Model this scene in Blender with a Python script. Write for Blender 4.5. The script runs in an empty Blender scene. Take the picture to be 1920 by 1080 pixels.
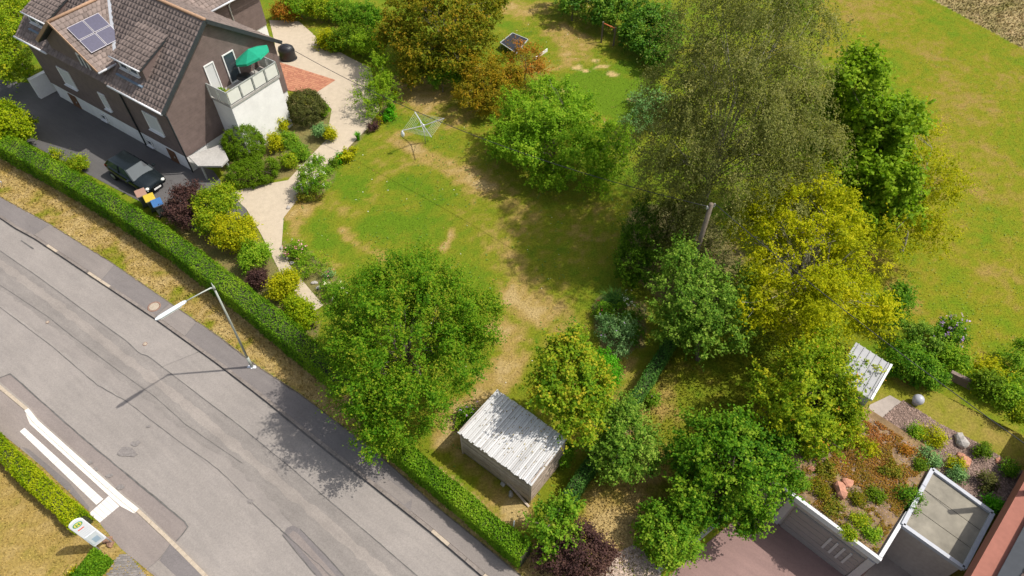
import bpy, bmesh, math, random
import numpy as np
from mathutils import Vector
random.seed(7); RNG = np.random.default_rng(7)
R = math.radians
scene = bpy.context.scene
col = scene.collection

# ---------------------------------------------------------------- camera, sky, sun, exposure
FPX, NADIR, HC = 1280.0, 1060.0, 30.0            # focal length in photo pixels, nadir point below centre, drone height (m)
PIT = math.atan2(FPX, NADIR)                     # camera pitch below the horizon
cam_d = bpy.data.cameras.new('camera'); cam = bpy.data.objects.new('camera', cam_d); col.objects.link(cam)
cam_d.sensor_width = 36.0; cam_d.lens = 36.0 * FPX / 1920.0; cam_d.clip_end = 3000.0
cam.location = (0, 0, HC); cam.rotation_euler = (math.pi / 2 - PIT, 0, 0)
scene.camera = cam
SUNV = Vector((0.67, 0.06, 1.0)).normalized()    # towards the sun (read from the lamp post's shadow)
world = bpy.data.worlds.new('World'); scene.world = world; world.use_nodes = True
wn = world.node_tree
sky = wn.nodes.new('ShaderNodeTexSky'); sky.sky_type = 'NISHITA'; sky.sun_disc = False
sky.sun_elevation = math.asin(SUNV.z); sky.sun_rotation = math.atan2(SUNV.x, SUNV.y)
sky.air_density = 1.0; sky.dust_density = 3.0; sky.ozone_density = 1.0
bg = wn.nodes['Background']; bg.inputs[1].default_value = 0.15
hs = wn.nodes.new('ShaderNodeHueSaturation'); hs.inputs['Saturation'].default_value = 0.6      # hazy summer sky, paler than a clear one
wn.links.new(sky.outputs[0], hs.inputs['Color']); wn.links.new(hs.outputs[0], bg.inputs[0])
sun_d = bpy.data.lights.new('sun', 'SUN'); sun_d.energy = 4.2; sun_d.angle = R(0.6); sun_d.color = (1.0, 0.955, 0.88)
sun = bpy.data.objects.new('sun', sun_d); col.objects.link(sun)
sun.rotation_euler = SUNV.to_track_quat('Z', 'Y').to_euler(); sun.location = (30, 3, 60)
scene.view_settings.view_transform = 'Standard'; scene.view_settings.look = 'None'
scene.view_settings.exposure = 0.2; scene.view_settings.gamma = 1.0
scene.render.engine = 'CYCLES'

# ---------------------------------------------------------------- pixel -> place
CP, SP = math.cos(PIT), math.sin(PIT)
def ray(px, py):
    u = (px - 960) / FPX; v = (540 - py) / FPX
    return np.array([u, CP + v * SP, -SP + v * CP])
def g(px, py, z=0.0):
    r = ray(px, py); t = (z - HC) / r[2]
    p = r * t; p[2] = z
    return p
def gv(px, py, z=0.0): return Vector(g(px, py, z))
def mpp(p):                                       # metres per photo pixel at a point
    return (p[1] * CP - (p[2] - HC) * SP) / FPX
def gp(pts, z=0.0): return np.array([g(x, y, z) for x, y in pts])

# ---------------------------------------------------------------- numpy noise, polygons, strokes
def vnoise(x, y, s, seed=0):
    x = np.asarray(x) / s; y = np.asarray(y) / s
    xi = np.floor(x).astype(np.int64); yi = np.floor(y).astype(np.int64)
    fx = x - xi; fy = y - yi; fx = fx * fx * (3 - 2 * fx); fy = fy * fy * (3 - 2 * fy)
    def h(a, b):
        n = (a * 374761393 + b * 668265263 + seed * 1442695) & 0x7fffffff
        n = ((n ^ (n >> 13)) * 1274126177) & 0x7fffffff
        return ((n ^ (n >> 16)) & 0xffff) / 65535.0
    return (h(xi, yi) * (1 - fx) + h(xi + 1, yi) * fx) * (1 - fy) + (h(xi, yi + 1) * (1 - fx) + h(xi + 1, yi + 1) * fx) * fy
def fbm(x, y, s, seed=0, o=4):
    r = 0; a = 1.0; t = 0
    for k in range(o):
        r = r + a * vnoise(x, y, s, seed + k * 17); t += a; a *= 0.55; s *= 0.47
    return r / t
def inside(x, y, poly):
    c = np.zeros(np.shape(x), bool); n = len(poly)
    for i in range(n):
        x1, y1 = poly[i][:2]; x2, y2 = poly[(i + 1) % n][:2]
        if y1 == y2: continue
        c ^= ((y1 > y) != (y2 > y)) & (x < (x2 - x1) * (y - y1) / (y2 - y1) + x1)
    return c
def segdist(x, y, pts, closed=False):
    d = np.full(np.shape(x), 1e9); n = len(pts)
    for i in range(n if closed else n - 1):
        x1, y1 = pts[i][:2]; x2, y2 = pts[(i + 1) % n][:2]
        dx, dy = x2 - x1, y2 - y1; l = dx * dx + dy * dy + 1e-9
        t = np.clip(((x - x1) * dx + (y - y1) * dy) / l, 0, 1)
        d = np.minimum(d, np.hypot(x - x1 - t * dx, y - y1 - t * dy))
    return d
def smooth(a, b, x):
    t = np.clip((x - a) / (b - a), 0, 1); return t * t * (3 - 2 * t)

# ---------------------------------------------------------------- objects
def tag(o, label=None, cat=None, group=None, kind=None):
    if label: o['label'] = label
    if cat: o['category'] = cat
    if group: o['group'] = group
    if kind: o['kind'] = kind
    return o
def root_loc(o):
    p = Vector((0, 0, 0))
    while o is not None: p += o.location; o = o.parent
    return p
def link(name, me, mat, parent=None, **kw):
    o = bpy.data.objects.new(name, me); col.objects.link(o)
    if mat is not None: me.materials.append(mat)
    if parent is not None: o.parent = parent
    return tag(o, **kw)
def empty(name, loc, label, cat, group=None):
    o = bpy.data.objects.new(name, None); col.objects.link(o); o.location = Vector(loc); o.empty_display_size = 0.2
    return tag(o, label, cat, group)
class MB:
    """collects faces in world coordinates; build() links them as one mesh object"""
    def __init__(self): self.v = []; self.f = []; self.s = []
    def add(self, vs, fs, smooth_=False):
        n = len(self.v); self.v += [tuple(v) for v in vs]; self.f += [tuple(i + n for i in q) for q in fs]; self.s += [smooth_] * len(fs)
        return self
    def frame_box(self, o, ax, ay, az):
        o, ax, ay, az = map(Vector, (o, ax, ay, az))
        vs = [o, o + ax, o + ax + ay, o + ay]; vs += [p + az for p in vs]
        fs = [(0, 3, 2, 1), (4, 5, 6, 7), (0, 1, 5, 4), (1, 2, 6, 5), (2, 3, 7, 6), (3, 0, 4, 7)]
        if ax.cross(ay).dot(az) < 0: fs = [tuple(reversed(q)) for q in fs]
        return self.add(vs, fs)
    def box(self, c, s, rz=0.0):
        ca, sa = math.cos(rz), math.sin(rz)
        ax = Vector((ca, sa, 0)) * s[0]; ay = Vector((-sa, ca, 0)) * s[1]; az = Vector((0, 0, s[2]))
        return self.frame_box(Vector(c) - (ax + ay + az) / 2, ax, ay, az)
    def bar(self, a, b, w, h=None, up=(0, 0, 1)):
        a, b = Vector(a), Vector(b); h = h or w; d = (b - a); x = d.normalized(); u = Vector(up)
        if abs(x.dot(u)) > .99: u = Vector((1, 0, 0))
        y = u.cross(x).normalized() * w; z = x.cross(y.normalized()) * h
        return self.frame_box(a - y / 2 - z / 2, d, y, z)
    def prism(self, poly, z0, z1):
        n = len(poly); vs = [(p[0], p[1], z0) for p in poly] + [(p[0], p[1], z1) for p in poly]
        area = sum(poly[i][0] * poly[(i + 1) % n][1] - poly[(i + 1) % n][0] * poly[i][1] for i in range(n))
        fs = [tuple(range(n - 1, -1, -1)), tuple(range(n, 2 * n))] + [(i, (i + 1) % n, (i + 1) % n + n, i + n) for i in range(n)]
        if area < 0: fs = [tuple(reversed(q)) for q in fs]
        return self.add(vs, fs)
    def slab(self, quad, th):
        """a polygon in space thickened downwards along its normal"""
        q = [Vector(p) for p in quad]; nrm = (q[1] - q[0]).cross(q[2] - q[0]).normalized()
        if nrm.z < 0: nrm = -nrm
        n = len(q); vs = q + [p - nrm * th for p in q]
        fs = [tuple(range(n)), tuple(range(2 * n - 1, n - 1, -1))] + [(i, i + n, (i + 1) % n + n, (i + 1) % n) for i in range(n)]
        return self.add(vs, fs)
    def tube(self, pts, rad, n=6, cap=True):
        pts = [Vector(p) for p in pts]; m = len(pts); rad = rad if hasattr(rad, '__len__') else [rad] * m
        vs = []; ref = Vector((0.31, 0.87, 0.39))
        for i, p in enumerate(pts):
            t = (pts[min(i + 1, m - 1)] - pts[max(i - 1, 0)]).normalized()
            if abs(t.dot(ref)) > .95: ref = Vector((0.9, -0.3, 0.2))
            a = t.cross(ref).normalized(); b = t.cross(a)
            vs += [p + (a * math.cos(k * 2 * math.pi / n) + b * math.sin(k * 2 * math.pi / n)) * rad[i] for k in range(n)]
        fs = [(i * n + k, i * n + (k + 1) % n, (i + 1) * n + (k + 1) % n, (i + 1) * n + k) for i in range(m - 1) for k in range(n)]
        if cap: fs += [tuple(range(n - 1, -1, -1)), tuple(range((m - 1) * n, m * n))]
        return self.add(vs, fs, True)
    def lathe(self, c, prof, n=16, sx=1.0, sy=1.0):
        c = Vector(c); vs = []
        for r, z in prof: vs += [c + Vector((r * sx * math.cos(k * 2 * math.pi / n), r * sy * math.sin(k * 2 * math.pi / n), z)) for k in range(n)]
        m = len(prof)
        fs = [(i * n + k, i * n + (k + 1) % n, (i + 1) * n + (k + 1) % n, (i + 1) * n + k) for i in range(m - 1) for k in range(n)]
        fs += [tuple(range(n - 1, -1, -1)), tuple(range((m - 1) * n, m * n))]
        return self.add(vs, fs, True)
    def build(self, name, mat, parent=None, bevel=0, **kw):
        o0 = root_loc(parent) if parent is not None else Vector((0, 0, 0))
        own = Vector((0, 0, 0))
        if parent is None and kw.get('label'):                # a thing of one mesh: origin at its base
            a = np.array(self.v); own = Vector((*(a.min(0) + a.max(0))[:2] / 2, a[:, 2].min())); o0 = own
        me = bpy.data.meshes.new(name)
        me.from_pydata([(v[0] - o0.x, v[1] - o0.y, v[2] - o0.z) for v in self.v], [], self.f)
        me.polygons.foreach_set('use_smooth', self.s); me.update()
        o = link(name, me, mat, parent, **kw); o.location = own
        if bevel:
            b = o.modifiers.new('bevel', 'BEVEL'); b.width = bevel; b.segments = 2; b.limit_method = 'ANGLE'
        return o
def np_mesh(name, V, F, mat, parent=None, face_attr=None, vcol=None, smooth_=False, **kw):
    """a big mesh from arrays: V (n,3) world coordinates, F (m,k) with k = 3 or 4"""
    V = np.asarray(V, np.float32).copy(); F = np.asarray(F, np.int32); m, k = F.shape
    own = Vector((0, 0, 0))
    if parent is not None: V -= np.array(root_loc(parent), np.float32)
    elif kw.get('label'):
        own = Vector((*(((V.min(0) + V.max(0)) / 2)[:2]).tolist(), float(V[:, 2].min()))); V -= np.array(own, np.float32)
    me = bpy.data.meshes.new(name)
    me.vertices.add(len(V)); me.vertices.foreach_set('co', V.ravel())
    me.loops.add(m * k); me.loops.foreach_set('vertex_index', F.ravel())
    me.polygons.add(m); me.polygons.foreach_set('loop_start', np.arange(0, m * k, k, dtype=np.int32))
    me.update(calc_edges=True)
    if smooth_: me.polygons.foreach_set('use_smooth', np.ones(m, bool))
    for an, arr in (face_attr or {}).items():
        a = me.attributes.new(an, 'FLOAT', 'FACE'); a.data.foreach_set('value', np.asarray(arr, np.float32))
    if vcol is not None:
        a = me.attributes.new('Col', 'FLOAT_COLOR', 'POINT')
        a.data.foreach_set('color', np.concatenate([vcol, np.ones((len(vcol), 1))], 1).astype(np.float32).ravel())
    o = link(name, me, mat, parent, **kw); o.location = own
    return o

# ---------------------------------------------------------------- materials
def _new(name):
    m = bpy.data.materials.new(name); m.use_nodes = True; nt = m.node_tree
    return m, nt, nt.nodes['Principled BSDF']
def _noise(nt, scale, detail=4, rough=.55, stretch=None):
    tc = nt.nodes.new('ShaderNodeTexCoord'); n = nt.nodes.new('ShaderNodeTexNoise')
    n.inputs['Scale'].default_value = scale; n.inputs['Detail'].default_value = detail; n.inputs['Roughness'].default_value = rough
    if stretch:
        mr = nt.nodes.new('ShaderNodeMapping'); mr.inputs['Rotation'].default_value = stretch[1]; mp = nt.nodes.new('ShaderNodeMapping'); mp.inputs['Scale'].default_value = stretch[0]
        nt.links.new(tc.outputs['Object'], mr.inputs[0]); nt.links.new(mr.outputs[0], mp.inputs[0]); nt.links.new(mp.outputs[0], n.inputs[0])
    else: nt.links.new(tc.outputs['Object'], n.inputs[0])
    return n
def _ramp(nt, src, stops):
    r = nt.nodes.new('ShaderNodeValToRGB'); e = r.color_ramp.elements
    while len(e) < len(stops): e.new(0.5)
    for el, (p, c) in zip(e, stops): el.position = p; el.color = (*c, 1)
    nt.links.new(src, r.inputs[0]); return r
def _mul(nt, a, b, f=1.0, mode='MULTIPLY'):
    m = nt.nodes.new('ShaderNodeMix'); m.data_type = 'RGBA'; m.blend_type = mode; m.inputs[0].default_value = f
    nt.links.new(a, m.inputs[6]); nt.links.new(b, m.inputs[7]); return m.outputs[2]
def _bump(nt, bs, src, strength, dist=0.02):
    b = nt.nodes.new('ShaderNodeBump'); b.inputs['Strength'].default_value = strength; b.inputs['Distance'].default_value = dist
    nt.links.new(src, b.inputs['Height']); nt.links.new(b.outputs[0], bs.inputs['Normal'])
def mat(name, c, rough=.7, var=.25, scale=6.0, bump=0.0, metal=0.0, spec=.3, big=0.0, stretch=None, attr=None, bdist=.02):
    """plain surface: base colour broken up by noise at two sizes, optional grain direction, optional 'var' face attribute"""
    m, nt, bs = _new(name)
    c = np.array(c); n = _noise(nt, scale, 5, .6, stretch)
    r = _ramp(nt, n.outputs[0], [(.25, np.clip(c * (1 - var), 0, 1)), (.75, np.clip(c * (1 + var), 0, 1))]); out = r.outputs[0]
    if big:
        n2 = _noise(nt, scale * .13, 3); r2 = _ramp(nt, n2.outputs[0], [(.3, (1 - big,) * 3), (.7, (1, 1, 1))]); out = _mul(nt, out, r2.outputs[0])
    if attr:
        a = nt.nodes.new('ShaderNodeAttribute'); a.attribute_name = 'var'
        r3 = _ramp(nt, a.outputs['Fac'], [(0, (1 - attr,) * 3), (1, (1 + attr,) * 3)]); out = _mul(nt, out, r3.outputs[0])
    nt.links.new(out, bs.inputs['Base Color'])
    bs.inputs['Roughness'].default_value = rough; bs.inputs['Metallic'].default_value = metal; bs.inputs['Specular IOR Level'].default_value = spec
    if bump: _bump(nt, bs, n.outputs[0], bump, bdist)
    return m
def leaf_mat(name, stops, trans=.3, rough=.6, spec=.08):
    """leaf colours by the per-leaf attribute, with light passing through"""
    m, nt, bs = _new(name); trans = min(.5, trans + .12); stops = stops if 'petals' in name or 'dots' in name else [(p, tuple(np.array(c) * np.array((1.50, 1.68, .72)))) for p, c in stops]
    a = nt.nodes.new('ShaderNodeAttribute'); a.attribute_name = 'var'
    r = _ramp(nt, a.outputs['Fac'], stops)
    nt.links.new(r.outputs[0], bs.inputs['Base Color']); bs.inputs['Roughness'].default_value = rough; bs.inputs['Specular IOR Level'].default_value = spec
    tr = nt.nodes.new('ShaderNodeBsdfTranslucent'); mx = nt.nodes.new('ShaderNodeMixShader'); mx.inputs[0].default_value = trans
    br = nt.nodes.new('ShaderNodeMix'); br.data_type = 'RGBA'; br.blend_type = 'MULTIPLY'; br.inputs[0].default_value = 1.0
    br.inputs[7].default_value = (1.15, 1.25, .6, 1); nt.links.new(r.outputs[0], br.inputs[6]); nt.links.new(br.outputs[2], tr.inputs[0])
    nt.links.new(bs.outputs[0], mx.inputs[1]); nt.links.new(tr.outputs[0], mx.inputs[2])
    nt.links.new(mx.outputs[0], nt.nodes['Material Output'].inputs[0])
    return m
def col_mat(name, fine=.25, bump=.6, rough=.9, scale=14.0):
    """ground: colours stored on the sheet, broken up by fine noise and relief"""
    m, nt, bs = _new(name)
    a = nt.nodes.new('ShaderNodeAttribute'); a.attribute_name = 'Col'
    n = _noise(nt, scale, 6, .7); r = _ramp(nt, n.outputs[0], [(.28, (1 - fine,) * 3), (.72, (1 + fine,) * 3)])
    nt.links.new(_mul(nt, a.outputs['Color'], r.outputs[0]), bs.inputs['Base Color'])
    bs.inputs['Roughness'].default_value = rough; bs.inputs['Specular IOR Level'].default_value = .1
    _bump(nt, bs, n.outputs[0], bump, .05)
    return m

# ================================================================ THE SETTING
ROADZ, PAVZ, COURTZ, PLATZ, GARZ = -0.10, 0.012, -0.40, 2.0, 2.3
kerb_px = [(-90, 352), (0, 409), (31, 430), (65, 448), (155, 508), (293, 600), (412, 686), (500, 754), (563, 805), (685, 901), (807, 998), (899, 1077), (1010, 1172)]
walk_px = [(-90, 320), (0, 370), (94, 421), (212, 494), (326, 572), (412, 631), (481, 684), (560, 736), (661, 813), (710, 853), (754, 892), (807, 941), (889, 1007), (970, 1074), (1080, 1168)]
bus_px = [(-110, 620), (0, 722), (56, 768), (70, 787), (241, 939), (263, 956), (322, 1011), (389, 1078), (470, 1160)]
busout_px = [(-110, 712), (0, 810), (130, 917), (170, 961), (226, 1028), (287, 1078), (380, 1170)]
KERB = gp(kerb_px, ROADZ); WALK = gp(walk_px, PAVZ); BUS = gp(bus_px, ROADZ); BUSOUT = gp(busout_px, PAVZ)
def resample(P, step):
    P = np.asarray(P, float); d = np.concatenate([[0], np.cumsum(np.linalg.norm(np.diff(P, axis=0), axis=1))])
    n = max(2, int(round(d[-1] / step)) + 1); s = np.linspace(0, d[-1], n)
    return np.stack([np.interp(s, d, P[:, k]) for k in range(P.shape[1])], 1)
def offset(P, dist):
    P = np.asarray(P, float); t = np.gradient(P[:, :2], axis=0); t /= np.linalg.norm(t, axis=1)[:, None]
    q = P.copy(); q[:, 0] -= t[:, 1] * dist; q[:, 1] += t[:, 0] * dist
    return q

lawn_poly = gp([(530, 410), (555, 370), (620, 300), (740, 190), (735, 90), (960, 60), (1060, -10), (1060, -60), (1330, -60), (1330, 300), (1160, 370), (1240, 540), (1200, 620), (1265, 640), (1060, 960), (985, 1005), (800, 850), (600, 640), (540, 500)])
verge_poly = np.concatenate([WALK[:, :2], gp([(1040, 1075), (985, 1012), (860, 905), (740, 822), (600, 690), (430, 545), (230, 405), (0, 290), (-110, 230)])[:, :2]])
meadow_poly = gp([(1420, -120), (1540, 30), (1540, 400), (1660, 560), (1690, 640), (1800, 690), (1990, 790), (2300, 700), (2100, 120), (1760, 0), (1640, -80)])
fallow_poly = gp([(1750, 0), (1640, -80), (1700, -150), (2300, -150), (2300, 240), (1920, 92)])
orchard_poly = gp([(1265, 640), (1060, 960), (1160, 1200), (1260, 1060), (1440, 940), (1620, 660), (1400, 560)])
island_poly = np.concatenate([BUSOUT[:, :2], gp([(300, 1300), (-400, 1300), (-400, 700)])[:, :2]])
drive_poly = gp([(505, 38), (560, 40), (600, 75), (650, 105), (695, 128), (712, 205), (690, 240), (655, 275), (632, 300), (560, 372), (532, 408), (528, 462), (545, 500), (606, 572), (588, 586), (530, 520), (490, 440), (462, 392), (430, 362), (470, 350), (540, 338), (575, 300), (612, 262), (622, 205), (590, 170), (525, 165), (515, 80)])
yard_poly = gp([(-80, 140), (0, 150), (90, 160), (200, 215), (372, 310), (400, 320), (430, 362), (462, 392), (470, 440), (360, 430), (290, 392), (200, 345), (60, 272), (-80, 205)])
redpave_poly = gp([(522, 116), (629, 150), (586, 178), (520, 166)], .02)
gravel_poly = gp([(1100, 1090), (1150, 1040), (1190, 1020), (1215, 1040), (1240, 1075), (1220, 1200), (1100, 1200)])
court_poly = gp([(1238, 1074), (1290, 1028), (1356, 974), (1430, 925), (1500, 990), (1600, 1050), (1660, 1010), (1700, 1000), (1760, 1060), (1800, 1120), (1900, 1300), (1300, 1300), (1180, 1150)], COURTZ)
plateau_poly = gp([(1612, 640), (1690, 655), (1790, 708), (1925, 775), (2150, 900), (2150, 1300), (1900, 1200), (1808, 1068), (1692, 986), (1648, 1050), (1480, 930), (1440, 890), (1540, 800)], PLATZ)[:, :2]

def ground_z(x, y):
    z = 0.05 * (fbm(x, y, 5.0, 3) - .5)
    near = segdist(x, y, np.concatenate([WALK[:, :2], BUSOUT[::-1, :2]]), True)
    z = z * smooth(0, 1.5, near)
    road = inside(x, y, np.concatenate([offset(WALK, -.6)[:, :2], offset(BUSOUT, .5)[::-1, :2]]))
    z = np.where(road, -0.4, z)
    for P, d0 in ((court_poly, COURTZ - .15), (drive_poly, -.06), (yard_poly, -.06)):
        ins = inside(x, y, P); d = segdist(x, y, P, True); z = np.where(ins, np.minimum(z, d0 * smooth(0, .5, d) - .02), z)
    ins = inside(x, y, plateau_poly); d = segdist(x, y, plateau_poly, True)
    z = np.where(ins, PLATZ * smooth(0, 1.4, d) + .6 * z, z)
    return z

LUSH, OLIVE, DRY, STRAW, SOIL = (np.array(c) for c in ((.092, .158, .007), (.165, .172, .012), (.285, .200, .058), (.36, .262, .110), (.15, .105, .065)))
dry_strokes = [  # (pixels along the ground, half width m, strength)
    ([(780, 282), (820, 305), (870, 325), (912, 352)], .7, .62), ([(785, 285), (745, 318), (702, 350)], .45, .42), ([(770, 275), (740, 262), (760, 255)], .7, .5),
    ([(700, 372), (660, 425), (650, 445)], .4, .22), ([(640, 432), (700, 475), (718, 482)], .45, .45), ([(852, 428), (832, 468)], .22, .9),
    ([(545, 400), (580, 385), (625, 375), (640, 400)], .8, .6), ([(545, 440), (560, 420)], .5, .5), ([(590, 480), (625, 500)], .5, .5),
    ([(930, 615), (965, 640), (950, 690), (910, 730), (850, 790)], .8, .78), ([(985, 590), (950, 560)], .8, .4), ([(905, 345), (960, 400)], .8, .15),
    ([(1050, 60), (1090, 75), (1075, 110)], 1.2, .7), ([(1000, 120), (1060, 130)], .8, .4), ([(960, 20), (1010, 15)], 1.2, .7),
    ([(1120, 950), (1170, 950), (1200, 900), (1180, 830)], 1.1, .9), ([(1130, 1000), (1160, 1010)], 1.0, 1.0), ([(1230, 720), (1300, 700), (1340, 720)], .9, .25), ([(1220, 770), (1260, 760)], .8, .35), ([(870, 860), (930, 915), (965, 950)], .9, .4),
    ([(735, 170), (790, 190), (850, 230)], 1.2, .45), ([(965, 955), (985, 965)], .5, .9), ([(830, 830), (860, 800)], .5, .9), ([(930, 470), (960, 520)], .9, .2), ([(980, 560), (1060, 600)], 1.0, .45), ([(900, 390), (960, 470), (1020, 560), (1080, 640)], 2.2, .14), ([(900, 250), (960, 330), (1100, 420), (1120, 520)], 2.0, .12), ([(760, 170), (850, 200)], 2.0, .25), ([(1200, 640), (1150, 740)], .8, .4)]
straw_spots = [((1131, 125), .55), ((1150, 139), .5), ((1066, 169), .5), ((1118, 113), .4), ((1083, 127), .45), ((1100, 132), .35), ((1186, 187), .4)]
lush_strokes = [([(1100, 150), (1150, 180), (1200, 190), (1180, 215)], 1.8, .75), ([(1090, 190), (1180, 200)], 1.2, .5), ([(640, 340), (690, 320), (620, 380)], .9, .35), ([(760, 340), (830, 370), (800, 420), (720, 420)], 1.3, .4), ([(1180, 130), (1200, 160)], 1.2, .5), ([(600, 450), (640, 460)], .6, .4)]
def mixc(a, b, t): return a * (1 - t[..., None]) + b * t[..., None]
def dry_to_col(d):
    c = mixc(LUSH, OLIVE, np.clip(d / .45, 0, 1)); c = mixc(c, DRY, np.clip((d - .45) / .35, 0, 1)); return mixc(c, STRAW, np.clip((d - .85) / .3, 0, 1))
def ground_col(x, y):
    n1 = fbm(x, y, 5.0, 11); n2 = fbm(x, y, 1.3, 5); n3 = fbm(x, y, .35, 9, 3)
    d = .28 + .6 * (n1 - .5) + .5 * (n2 - .5) + .75 * (n3 - .5)
    wx = x + .5 * (fbm(x, y, .7, 21) - .5); wy = y + .5 * (fbm(x, y, .7, 22) - .5)
    for P, w, s in dry_strokes: d = d + .78 * s * (1 - smooth(.1, 1.7, segdist(wx, wy, gp(P)) / w)) * (.45 + 1.1 * n2)
    for P, w, s in lush_strokes: d = d - .8 * s * (1 - smooth(.1, 1.6, segdist(wx, wy, gp(P)) / w))
    # verge: straw with green streaks near the pavement
    v = inside(x, y, verge_poly); dw = segdist(x, y, WALK)
    dv = 1.05 + .5 * (n3 - .5) + .3 * (n2 - .5) - .55 * smooth(.45, .75, fbm(x, y, 1.1, 31)) * (1 - smooth(.9, 2.4, dw)) * np.clip((-12.5 - x) / 2, .15, 1)
    d = np.where(v, dv, d)
    isl = inside(x, y, island_poly); d = np.where(isl, .80 + .5 * (n2 - .5) + .5 * (n3 - .5), d)
    orch = inside(x, y, orchard_poly); d = np.where(orch, d * .8 + .14, d)
    c = dry_to_col(d)
    m = inside(x + 1.6 * (fbm(x, y, 1.5, 71) - .5), y + 1.6 * (fbm(x, y, 1.5, 72) - .5), meadow_poly)
    dm = .40 + 1.15 * (fbm(x, y, 9.0, 41) - .5) + .7 * (n2 - .5) + .75 * (n3 - .5)
    for P, w, s in (([(1600, 20), (1690, 60), (1780, 90)], 3.0, .2), ([(1780, 180), (1860, 280), (1900, 360)], 3.0, .24), ([(1720, 420), (1820, 440), (1900, 560)], 2.4, .2), ([(1700, 560), (1730, 590), (1800, 660), (1900, 730)], 1.2, .3), ([(1560, 120), (1580, 160)], 2.0, .15)): dm = dm + s * (1 - smooth(.0, 1.5, segdist(wx, wy, gp(P)) / w)) * (.4 + 1.2 * n1)
    mc = mixc(np.array((.112, .172, .006)), np.array((.185, .176, .010)), np.clip(dm / .5, 0, 1)); mc = mixc(mc, np.array((.25, .175, .045)), np.clip((dm - .45) / .4, 0, 1))
    c = np.where(m[..., None], mc, c)
    fa = inside(x, y, fallow_poly); fn = .5 + 1.3 * (n2 - .5) + .8 * (n3 - .5)
    c = np.where(fa[..., None], mixc(np.array((.17, .15, .045)), np.array((.38, .29, .15)), np.clip(fn, 0, 1)), c)
    for (px, py), r in straw_spots:
        q = g(px, py); t = 1 - smooth(.5, 1.1, np.hypot(wx - q[0], (wy - q[1]) * 1.3) / r + 1.1 * (n3 - .5)); c = mixc(c, STRAW * 1.15, t)
    pl = inside(x, y, plateau_poly)
    nl = dry_to_col(.60 + .35 * (n2 - .5) + .3 * (n3 - .5) + .2 * (n1 - .5)); c = np.where(pl[..., None], nl, c)
    return c
# bare soil of the flower beds
bed_polys = [gp([(618, 318), (640, 300), (690, 245), (745, 185), (742, 140), (725, 165), (712, 205), (690, 238), (655, 270), (628, 302)]),
             gp([(528, 455), (560, 455), (600, 490), (640, 530), (650, 560), (612, 580), (560, 520)]),
             gp([(556, 376), (600, 372), (622, 345), (625, 305), (560, 365)]),
             gp([(1115, 560), (1160, 545), (1215, 570), (1205, 650), (1160, 670), (1130, 650), (1112, 610)]),
             gp([(1160, 480), (1230, 560), (1330, 620), (1400, 480), (1300, 380), (1180, 390)]),
             gp([(420, 340), (470, 345), (560, 330), (620, 262), (620, 210), (560, 190), (520, 170), (420, 230)]),
             gp([(300, 400), (460, 400), (530, 520), (600, 590), (600, 640), (450, 530)])]
def bed_mask(x, y):
    t = np.zeros(np.shape(x)); wx = x + .3 * (vnoise(x, y, .5, 51) - .5); wy = y + .3 * (vnoise(x, y, .5, 52) - .5)
    for P in bed_polys: t = np.maximum(t, inside(wx, wy, P) * 1.0)
    return t
STEP = .20
gx = np.arange(-50, 50, STEP); gy = np.arange(5.0, 66, STEP)
GX, GY = np.meshgrid(gx, gy); keep_x = GX.ravel(); keep_y = GY.ravel()
GZ = ground_z(keep_x, keep_y); GC = ground_col(keep_x, keep_y); bm_ = bed_mask(keep_x, keep_y); GC = mixc(GC, SOIL * 1.2, bm_ * .6)
nx, ny = len(gx), len(gy)
ii, jj = np.meshgrid(np.arange(nx - 1), np.arange(ny - 1)); a0 = (jj * nx + ii).ravel()
cells = np.stack([a0, a0 + 1, a0 + nx + 1, a0 + nx], 1)
ccx = keep_x[a0] + STEP / 2; ccy = keep_y[a0] + STEP / 2
vis = np.abs(ccx) < (ccy * CP + HC * SP) / FPX * 960 + 6           # only where the photo could plausibly see
M_ground = col_mat('ground_grass', .38, .9, .95, 9.0)
region = np.zeros(len(a0), int)
for k, P in ((1, lawn_poly), (2, orchard_poly), (3, meadow_poly), (4, fallow_poly), (5, verge_poly), (6, island_poly), (7, plateau_poly)): region[inside(ccx, ccy, P)] = k
def sub_sheet(name, sel):
    F = cells[sel]; u, inv = np.unique(F, return_inverse=True)
    V = np.stack([keep_x[u], keep_y[u], GZ[u]], 1)
    return np_mesh(name, V, inv.reshape(F.shape), M_ground, vcol=GC[u], smooth_=True, kind='structure')
for k, nm in enumerate(('ground', 'garden_lawn', 'orchard_grass', 'meadow', 'fallow_field', 'verge', 'front_lawn', 'terrace_lawn')):
    sub_sheet(nm, (region == k) & vis)
mb = MB(); S = 1500
for x0, x1, y0, y1 in ((-S, S, 65.9, S), (-S, S, -S, 5.1), (-S, -49.9, 5.1, 65.9), (49.8, S, 5.1, 65.9)): mb.add([(x0, y0, -.06), (x1, y0, -.06), (x1, y1, -.06), (x0, y1, -.06)], [(0, 1, 2, 3)])
sk = np.abs(gx) * 0
mb.build('terrain', mat('far_grass', (.13, .14, .025), .95, .4, .3, big=.3), kind='structure')
mb = MB(); mb.add([(-49.9, 5.1, -.45), (49.9, 5.1, -.45), (49.9, 65.9, -.45), (-49.9, 65.9, -.45)], [(0, 1, 2, 3)]); mb.build('subsoil', mat('subsoil', (.12, .09, .05)), kind='structure')

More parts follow.
